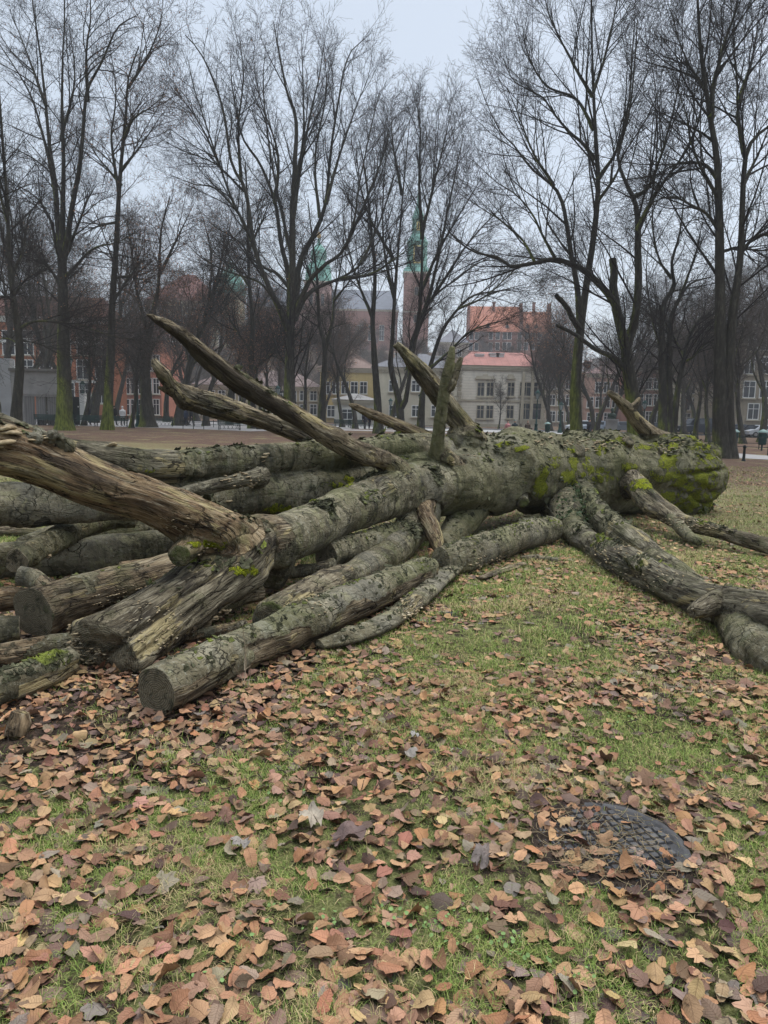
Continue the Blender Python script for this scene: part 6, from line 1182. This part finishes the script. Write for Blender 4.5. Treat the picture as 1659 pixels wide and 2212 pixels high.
def build_leaves(xy, z, lod, kindp, rg, flat=0):
    """returns list of (verts, quads, tris, attrs) per shape batch; leaves batched by prototype"""
    n = len(xy); out = []; protos = [leafshape(0, lod, rg) for _ in range(7)]+[leafshape(1, lod, rg) for _ in range(4)]
    kind = np.where(rg.random(n) < kindp, 7+rg.integers(0, 4, n), rg.integers(0, 7, n))
    for pi_, (pv, pf, pl) in enumerate(protos):
        ids = np.where(kind == pi_)[0]; m = len(ids)
        if not m: continue
        big = pi_ >= 7; L = (rg.uniform(.06, .115, m) if big else rg.uniform(.040, .086, m)); x = pv[None, :, 0]-.5; y = pv[None, :, 1]+0*x
        x = np.repeat(x, m, 0); y = np.repeat(y, m, 0)
        x = x+.02*rg.normal(size=x.shape); 
        c1 = rg.normal(size=(m, 1))*.8+.25; c2 = rg.normal(size=(m, 1))*.6; fold = rg.uniform(-.1, .75, (m, 1)); tw = rg.normal(size=(m, 1))*.9; curl = np.where(rg.random((m, 1)) < .22, rg.uniform(1., 2.6, (m, 1)), 0)*np.sign(rg.normal(size=(m, 1)))
        ph = rg.uniform(0, 6, (m, 1)); z_ = c1*y*y*1.6+c2*x*x*.9+fold*np.abs(y)*.7+tw*x*y+curl*(y+.2)**2*1.3+.035*np.sin(x*9+ph)+.03*np.sin(y*13+ph*2)+(.022*rg.normal(size=x.shape) if lod == 0 else 0)
        z_ = z_*(.62 if lod == 0 else .45); p = np.stack([x, y, z_], -1)*L[:, None, None]
        yaw = rg.uniform(0, 2*pi, m); ti = rg.normal(size=(m, 2))*(.13 if big else .19)*(1 if lod == 0 else .7); st = rg.random(m) < (.055 if lod == 0 else .03); ti[st] *= 2.4
        if big: z_ = z_*.45; p = np.stack([x, y, z_], -1)*L[:, None, None]
        if flat: ti = ti*.3; z_ = z_*.3; p = np.stack([x, y, z_], -1)*L[:, None, None]
        cy, sy = np.cos(yaw), np.sin(yaw); zx = np.stack([np.sin(ti[:, 0]), np.sin(ti[:, 1])], 1); nz = nrm(np.stack([zx[:, 0], zx[:, 1], np.ones(m)], 1)); ex = np.stack([cy, sy, 0*cy], 1); ex = nrm(ex-(ex*nz).sum(1)[:, None]*nz); ey = np.cross(nz, ex)
        flip = np.where(rg.random(m) < .35, -1., 1.)[:, None]; q = p[:, :, :1]*ex[:, None]+p[:, :, 1:2]*ey[:, None]+p[:, :, 2:]*(nz*flip)[:, None]
        lo = np.percentile(q[:, :, 2], 12, axis=1); q[:, :, 2] += (z[ids]-lo)[:, None]; q[:, :, 0] += xy[ids, :1]; q[:, :, 1] += xy[ids, 1:]; q[:, :, 2] = np.maximum(q[:, :, 2], .003)
        col = PAL[rg.choice(len(PAL), m, p=PW)]*rg.uniform(.7, 1.2, (m, 1))*(1+.06*rg.normal(size=(m, 3)))
        if big: col = col*rg.uniform(.6, 1.05, (m, 1))
        if flat: col = (col*.35+col.mean(1, keepdims=True)*.25)*[1.0, .95, .95]
        K = pv.shape[0]; out.append((ids, q, pf, pl, np.clip(col, .01, .9), K))
    return out
def leafmat():
    t = NT('fallen_leaf'); c = t.attr('lc', 'Color'); U = t.attr('luv', 'Vector'); S = t.n('ShaderNodeSeparateXYZ'); t.l(U, S.inputs[0]); O = t.obj()
    ax = t.ma('ABSOLUTE', S.outputs[1]); mid = t.mr(ax, .05, .02); sv = t.ma('ABSOLUTE', t.ma('SINE', t.ma('MULTIPLY', t.ma('SUBTRACT', S.outputs[0], t.ma('MULTIPLY', ax, .22)), 30.))); side = t.ma('MULTIPLY', t.mr(sv, .22, .05), .55)
    vein0 = t.ma('MAXIMUM', mid, side)
    vm = t.mr(t.ma('ABSOLUTE', t.ma('SINE', t.ma('MULTIPLY', S.outputs[0], 3.3))), .12, .03)
    isM = S.outputs[2]; x = t.n('ShaderNodeMix', data_type='FLOAT'); t.l(isM, x.inputs[0]); t.l(vein0, x.inputs[2]); t.l(vm, x.inputs[3]); vein = x.outputs[0]
    n1 = t.noise(O, 38, 4, .65); n2 = t.noise(O, 9, 4, .6)
    c2 = t.mix(t.ma('MULTIPLY', t.mr(n1, .52, .72), .55), c, t.mix(.62, c, (.07, .035, .03))); c2 = t.mix(t.ma('MULTIPLY', t.mr(n2, .54, .68), .5), c2, t.mix(.6, c, (.12, .06, .05)))
    c3 = t.mix(t.ma('MULTIPLY', vein, .42), c2, t.mix(.5, c, (.16, .075, .05))); t.col(c3)
    t.b.inputs['Roughness'].default_value = .62; t.b.inputs['Specular IOR Level'].default_value = .18
    t.bump(t.ma('ADD', t.ma('MULTIPLY', vein, -.8), t.noise(O, 120, 3)), .0022); return t.m
M['leaf'] = leafmat()
def scatter(y0, y1, dens, um=90):
    n = int(dens*(y1-y0)*(y1*1.25+1)); y = rg.uniform(y0, y1, n*2); x = rg.uniform(-.62, .62, n*2)*(y+.9); keep = rg.random(n*2) < (y+.9)/(y1+.9); x, y = x[keep], y[keep]
    n = int(dens*(y1-y0)*((y0+y1)/2+.9)*1.24); x, y = x[:n], y[:n]; u, v = proj(np.stack([x, y, x*0], 1)); k = (u > -um) & (u < 1659+um) & (v < 2212+170); return np.stack([x, y], 1)[k]
def leafdens(p):
    a = fbm(np.stack([p[:, 0]*1.4, p[:, 1]*1.4, p[:, 0]*0], 1), 3, 5); u, v = proj(np.stack([p[:, 0], p[:, 1], p[:, 0]*0], 1))
    d = .72+1.2*a; d = d + .75*np.exp(-((v-1560)/170)**2)*(u < 750) + .22*(v > 1750)*(u < 900)+.12*(v > 1900) - .25*np.exp(-((u-1150)/300)**2-((v-1480)/160)**2)
    d = d+.5*np.exp(-((u-1520)/160)**2-((v-1400)/60)**2) - .35*(v < 1170)
    r = np.hypot(p[:, 0]-MCX, p[:, 1]-MCY); right = (p[:, 0]-MCX > .0) & (p[:, 1]-MCY > -.10); d = np.where((r < .29) & right, .10, np.where((r < .36), 1.3, d)); return np.clip(d, .05, 1.2)
layers = []
for (y0, y1, dens, lod) in ((1.45, 4.3, 520, 0), (4.3, 8.5, 380, 1), (8.5, 14, 130, 2), (14, 24, 45, 2)):
    p = scatter(y0, y1, dens); p = p[rg.random(len(p)) < leafdens(p)]; z = .004+rg.random(len(p))**1.6*(.026 if lod == 0 else .012); layers.append((p, z, lod, 0))
for (y0, y1, dens, lod) in ((1.45, 4.3, 300, 1), (4.3, 8.5, 240, 2)):      # the matted, half rotten layer beneath
    p = scatter(y0, y1, dens); p = p[rg.random(len(p)) < leafdens(p)*.9]; p = p[np.hypot(p[:, 0]-MCX, p[:, 1]-MCY) > .3]; layers.append((p, .001+rg.random(len(p))*.006, lod, 1))
allv = []; f4 = []; f3 = []; lc = []; lu = []; nn = 0; cand = []
for (p, z, lod, flat) in layers:
    for ids, q, pf, pl, col, K in build_leaves(p, z, lod, .06, rg, flat):
        quads, tris = pf if isinstance(pf, tuple) else (pf, None)
        m = len(ids)
        if lod == 0:
            for j in range(m): cand.append((q[j], quads, tris, pl, col[j]))
            continue
        o_ = (np.arange(m)*K)[:, None, None]+nn; f4.append((quads[None]+o_).reshape(-1, 4))
        if tris is not None: f3.append((tris[None]+o_).reshape(-1, 3))
        allv.append(q.reshape(-1, 3)); lc.append(np.repeat(np.hstack([col, np.ones((m, 1))]), K, 0)); lu.append(np.tile(pl, (m, 1))); nn += m*K
# the 300 that show largest become single leaves
def area(c):
    u, v = proj(c[0]); s = (u.max()-u.min())*(v.max()-v.min()); return s*(1 if (u.mean() > 15 and u.mean() < 1645 and v.mean() < 2195) else 0)
cand.sort(key=lambda c: -area(c))
def colname(c):
    l = c@np.array([.3, .6, .1]); sat = c[0]-c[2]
    return 'dark purplish brown' if l < .105 else 'dull brown' if l < .17 else 'greyish' if sat < .12 else 'light tan' if l > .29 else 'tan'
for c in cand[:300]:
    q, quads, tris, pl, col = c; o = q.mean(0); o[2] = 0; K = len(q); maple = tris is not None
    me = npmesh('fallen_leaf', q-o, [quads]+([tris] if maple else []), M['leaf'], True, {'lc': np.tile(np.append(col, 1), (K, 1)), 'luv': pl}); ob = link('fallen_leaf', me, None, o); cn = colname(col)
    uu, vv = proj(o[None]); uu, vv = uu[0], vv[0]; L_ = np.linalg.norm(q.max(0)-q.min(0)); hgt = q[:, 2].max()
    row = 'at the bottom edge' if vv > 2080 else 'low down' if vv > 1930 else 'at mid-depth' if vv > 1800 else 'nearer the logs'
    cl2 = 'far left' if uu < 280 else 'left' if uu < 560 else 'left of centre' if uu < 830 else 'right of centre' if uu < 1100 else 'near the manhole' if uu < 1380 else 'far right'
    tag(ob, f"{'large' if L_ > .095 else 'small' if L_ < .07 else 'mid-sized'} {'upturned' if hgt > .05 else 'curled' if hgt > .03 else 'flat'} {cn} {'lobed' if maple else 'oval'} leaf, {cl2}, {row}", 'leaf', 'fallen leaves in the foreground grass')
for q, quads, tris, pl, col in cand[300:]:
    f4.append(quads+nn)
    if tris is not None: f3.append(tris+nn)
    allv.append(q); lc.append(np.tile(np.append(col, 1), (len(q), 1))); lu.append(pl); nn += len(q)
# a few pale maple leaves that stand out
for (u, v, L, col, lab) in ((672, 1795, .11, (.46, .39, .30), 'big curled cream maple leaf left of centre in the foreground'), (898, 1610, .065, (.42, .39, .35), 'whitish crumpled leaf in the middle of the grass'), (882, 1648, .08, (.33, .29, .25), 'pale grey crumpled leaf just below the whitish one'), (520, 1850, .09, (.36, .32, .28), 'grey-tan crumpled maple leaf below and left of the cream one'), (1040, 1880, .10, (.22, .18, .16), 'upright dark grey leaf left of the manhole cover'), (745, 1838, .11, (.19, .13, .115), 'broad brown maple leaf right of the cream one'), (490, 1790, .09, (.24, .13, .09), 'star-shaped dark brown maple leaf left of the cream one')):
    col = tuple(q*.72 for q in col); pv, pf, pl = leafshape(1, 0, rg); x, y = pv[:, 0]-.4, pv[:, 1]; sq_ = rg.uniform(.6, .9); y = y*sq_+.2*x*np.abs(y); x = x*(1+.25*rg.normal(size=1)); z = .9*y*y-.5*x*x+.4*x*y+.09*np.sin(x*10+1)+.09*np.sin(y*11)+.03*rg.normal(size=len(x)); o = PZ(u, v, 0); q = np.stack([x, y, z], 1)*L*1.25; q[:, 2] += .045+q[:, 0]*.25-q[:, 2].min()*.6; a = rg.uniform(0, 6); q[:, :2] = q[:, :2]@np.array([[cos(a), sin(a)], [-sin(a), cos(a)]])
    me = npmesh('fallen_leaf', q, [pf[0], pf[1]], M['leaf'], True, {'lc': np.tile([*col, 1], (len(q), 1)), 'luv': pl}); tag(link('fallen_leaf', me, None, o), lab, 'leaf')
ll = link('leaf_litter', npmesh('leaf_litter', np.vstack(allv), [np.vstack(f4), np.vstack(f3)], M['leaf'], True, {'lc': np.vstack(lc), 'luv': np.vstack(lu)})); ll['kind'] = 'stuff'; ll['label'] = 'countless brown fallen leaves over the grass'; ll['category'] = 'leaf litter'
# ------------------------------------------------------------------ grass
def blades(p, Lm, w, rg, col):
    n = len(p); L = Lm*rg.uniform(.45, 1.35, n); az = rg.uniform(0, 2*pi, n); lean = rg.uniform(.5, 2.0, n); dirv = np.stack([np.cos(az), np.sin(az)], 1); sv = np.stack([-dirv[:, 1], dirv[:, 0]], 1); K = 4; vs = []
    pos = np.hstack([p, np.full((n, 1), -.002)]); th = lean*.35; cu = lean*.55
    for k in range(K):
        ww = w*(1-(k/(K-1))**1.5)*rg.uniform(.8, 1.2, n)+.0002; a = np.hstack([sv*ww[:, None]/2, np.zeros((n, 1))]); vs += [pos-a, pos+a]
        pos = pos+np.hstack([dirv*(np.sin(th)*L/(K-1))[:, None], (np.cos(th)*L/(K-1))[:, None]]); th = np.minimum(th+cu, 2.0); 
    v = np.stack(vs, 1).reshape(-1, 3); v[:, 2] = np.maximum(v[:, 2], -.002); f = np.array([[2*k, 2*k+1, 2*k+3, 2*k+2] for k in range(K-1)]); F_ = (f[None]+(np.arange(n)*2*K)[:, None, None]).reshape(-1, 4); return v, F_, np.repeat(np.hstack([col, np.ones((n, 1))]), 2*K, 0)
gm = NT('grass_blade'); gm.col(gm.attr('lc', 'Color')); gm.b.inputs['Roughness'].default_value = .5
GP = 1.45*np.array([1.08, 1., 1.])*np.array([[.085, .14, .028], [.12, .175, .04], [.16, .20, .055], [.20, .21, .075], [.30, .255, .13], [.24, .185, .10], [.06, .10, .025]]); GW = np.array([.22, .24, .19, .13, .09, .05, .08])
gv = []; gf = []; gc = []; n0 = 0
for (y0, y1, dens, Lm, w) in ((1.4, 2.9, 30000, .040, .0019), (2.9, 5.2, 13000, .05, .0026), (5.2, 9, 6500, .06, .0042), (9, 16, 800, .06, .009), (16, 27, 150, .05, .016)):
    p = scatter(y0, y1, dens, 40); a = fbm(np.stack([p[:, 0]*1.1+9, p[:, 1]*1.1, p[:, 0]*0], 1), 3, 15); b = fbm(np.stack([p[:, 0]*7, p[:, 1]*7, p[:, 0]*0], 1), 3, 25); dd = .72+.9*a+.9*b; dd += .25*(y0 > 8)
    u, v = proj(np.stack([p[:, 0], p[:, 1], p[:, 0]*0], 1)); dd -= .9*((u < 760-(v-1350)*.9) & (v > 1350) & (v < 1720)) + .6*np.exp(-((u-1450)/200)**2-((v-1480)/80)**2)+.5*np.exp(-((u-1150)/140)**2-((v-1130)/40)**2)
    r = np.hypot(p[:, 0]-MCX, p[:, 1]-MCY); dd = np.where(r < .34, np.where(r > .31, .25, 0.), dd); k = rg.random(len(p)) < np.clip(dd, .03, 1); p = p[k]
    tuft = vn(np.stack([p[:, 0]*4, p[:, 1]*4, p[:, 0]*0], 1), 33); L = Lm*(1+.55*np.clip(tuft, -.6, 1)); dry = fbm(np.stack([p[:, 0]*2, p[:, 1]*2, p[:, 0]*0], 1), 2, 43) > .22
    ci = rg.choice(len(GP), len(p), p=GW/GW.sum()); ci = np.where(dry & (rg.random(len(p)) < .55), rg.integers(3, 6, len(p)), ci); col = GP[ci]*rg.uniform(.75, 1.2, (len(p), 1))
    if y0 >= 9: col = col*.6+np.array([.15, .14, .06])*.5
    v, f, c = blades(p, L, w, rg, col); gv.append(v); gf.append(f+n0); gc.append(c); n0 += len(v)
# dry straw crossing the manhole and the turf
gr = link('grass', npmesh('grass', np.vstack(gv), np.vstack(gf), gm.m, True, {'lc': np.vstack(gc)})); gr['kind'] = 'stuff'; gr['label'] = 'short patchy winter grass with mossy and dry blades'; gr['category'] = 'grass'
def straws(name, label, cen, rad, n, L, rg, colr=(.22, .17, .10)):
    p = []; 
    for i in range(n):
        c = cen+rg.normal(size=2)*rad; a = rg.uniform(0, pi*2); l = rg.uniform(.5, 1.3)*L; t = np.linspace(-.5, .5, 6); cv = rg.normal()*.3
        p.append(np.stack([c[0]+cos(a)*t*l-sin(a)*cv*t*t*l, c[1]+sin(a)*t*l+cos(a)*cv*t*t*l, .024+rg.random()*.012+.01*np.abs(t)], 1))
    p = np.stack(p); v, f = tubes(p, np.full(p.shape[:2], .0011), 3); o = link(name, npmesh(name, v, f, plain('straw', colr, .7, .3, 30))); o['kind'] = 'stuff'; o['label'] = label; o['category'] = 'straw'
straws('straw', 'dry straw and needles strewn over the manhole cover', np.array([MCX-.05, MCY-.05]), .16, 260, .085, rg)
# rotting debris piled on the cover's left part
k = 1500; a = rg.uniform(0, 6.28, k); r = .31*np.sqrt(rg.random(k)); q = np.stack([MCX+r*np.cos(a), MCY+r*np.sin(a)], 1); q = q[(q[:, 0]-MCX < -.04+.08*rg.normal(size=k)) | (q[:, 1]-MCY < -.17)]
cl_ = MB()
for x, y in q: s = rg.uniform(.006, .018); cl_.add(np.array([[x-s, y-s*.6, .012], [x+s*.8, y-s, .012], [x+s, y+s*.7, .012], [x-s*.6, y+s, .012], [x, y, .016+s*.6]])+rg.normal(size=(5, 3))*.002, f3=[[0, 1, 4], [1, 2, 4], [2, 3, 4], [3, 0, 4]])
o = cl_.ob('soil_crumbs', plain('soil_crumb', (.045, .033, .026), .95, .4, 20)); o['kind'] = 'stuff'; o['label'] = 'crumbled soil and rotten leaf on the manhole cover'; o['category'] = 'soil'
# small flat rubbish, weeds and twigs
tag(MB().prism([(-.07, -.02), (-.01, -.045), (.06, -.03), (.075, .01), (.02, .035), (-.05, .025)], .0, .02).ob('slate_piece', plain('slate_piece', (.03, .033, .04), .5, .3, 12), None, False, PZ(966, 1328)), 'flat dark slate piece on the leaves right of the front log', 'stone')
a = np.linspace(0, 2*pi, 30); tag(MB().tube(np.stack([.03*np.cos(a), .03*np.sin(a), .012+0*a], 1), .0014, 6, False).ob('plastic_ring', plain('clear_plastic', (.5, .55, .5), .3, .05), None, True, PZ(987, 1627)), 'thin clear plastic ring lying in the grass below the whitish leaf', 'ring')
wd = MB(); wr = np.random.default_rng(3)
for (u, v, n, sp_) in ((925, 2005, 26, .04), (1080, 2030, 16, .03), (700, 2000, 14, .04), (1010, 1960, 10, .03), (560, 1990, 10, .04), (1230, 2120, 12, .04), (820, 1975, 14, .05), (430, 2140, 10, .04), (1110, 2060, 12, .03), (620, 1720, 14, .05), (1350, 1560, 10, .06)):
    c = PZ(u, v)
    for k in range(n):
        x, y = c[:2]+wr.normal(size=2)*sp_; h = wr.uniform(.012, .035); s = wr.uniform(.004, .008); t = nrm(np.array([wr.normal()*.4, wr.normal()*.4, 1])); e = nrm(np.cross(t, wr.normal(size=3))); g_ = np.cross(t, e); a = np.linspace(0, 2*pi, 9)[:-1]
        wd.add(np.vstack([[x, y, h], np.array([x, y, h])+s*(np.cos(a)[:, None]*e+np.sin(a)[:, None]*g_)+t*s*.15]), f3=[[0, 1+i, 1+(i+1) % 8] for i in range(8)])
o = wd.ob('weeds', plain('weed_leaf', (.15, .23, .08), .5, .25, 30), None, True); o['kind'] = 'stuff'; o['label'] = 'small round-leaved weeds among the grass'; o['category'] = 'weeds'
tw = MB(); wr = np.random.default_rng(8)
for i in range(700):
    u, v = wr.uniform(-20, 1000), wr.uniform(1380, 1720); 
    if wr.random() < .3: u, v = wr.uniform(1350, 1680), wr.uniform(1380, 1600)
    c = PZ(u, v, .012); a = wr.uniform(0, 6.3); l = wr.uniform(.03, .13); t = np.linspace(-.5, .5, 5); tw.tube(np.stack([c[0]+cos(a)*t*l, c[1]+sin(a)*t*l+wr.normal(size=5)*.004, .012+wr.random()*.02+wr.normal(size=5)*.003], 1), wr.uniform(.001, .0028), 5)
o = tw.ob('twigs', plain('ground_twig', (.05, .037, .028), .9, .4, 9), None, True); o['kind'] = 'stuff'; o['label'] = 'dark twigs and bark crumbs on the soil by the logs'; o['category'] = 'twigs'
# thin pale stems sprouting by the front log
st = MB(); 
for (u, v, u2, v2) in ((528, 1448, 524, 1352), (528, 1448, 545, 1430), (528, 1470, 528, 1395), (535, 1480, 540, 1440), (528, 1480, 505, 1440)):
    a = PZ(u, 1490 if v > 1440 else v, .02); b = P(u2, v2, a[1]-.03); a = P(u, v, a[1]); m_ = (a+b)/2+[.01, 0, 0]; st.tube(np.stack([a, m_, b]), [.0028, .0022, .0014], 5)
tag(st.ob('dead_stems', plain('dead_stem', (.30, .24, .17), .8, .2), None, True), 'pale dead plant stems standing against the front log', 'plant')
print('VERTS', sum(len(m.vertices) for m in D.meshes), 'OBJ', len(D.objects))
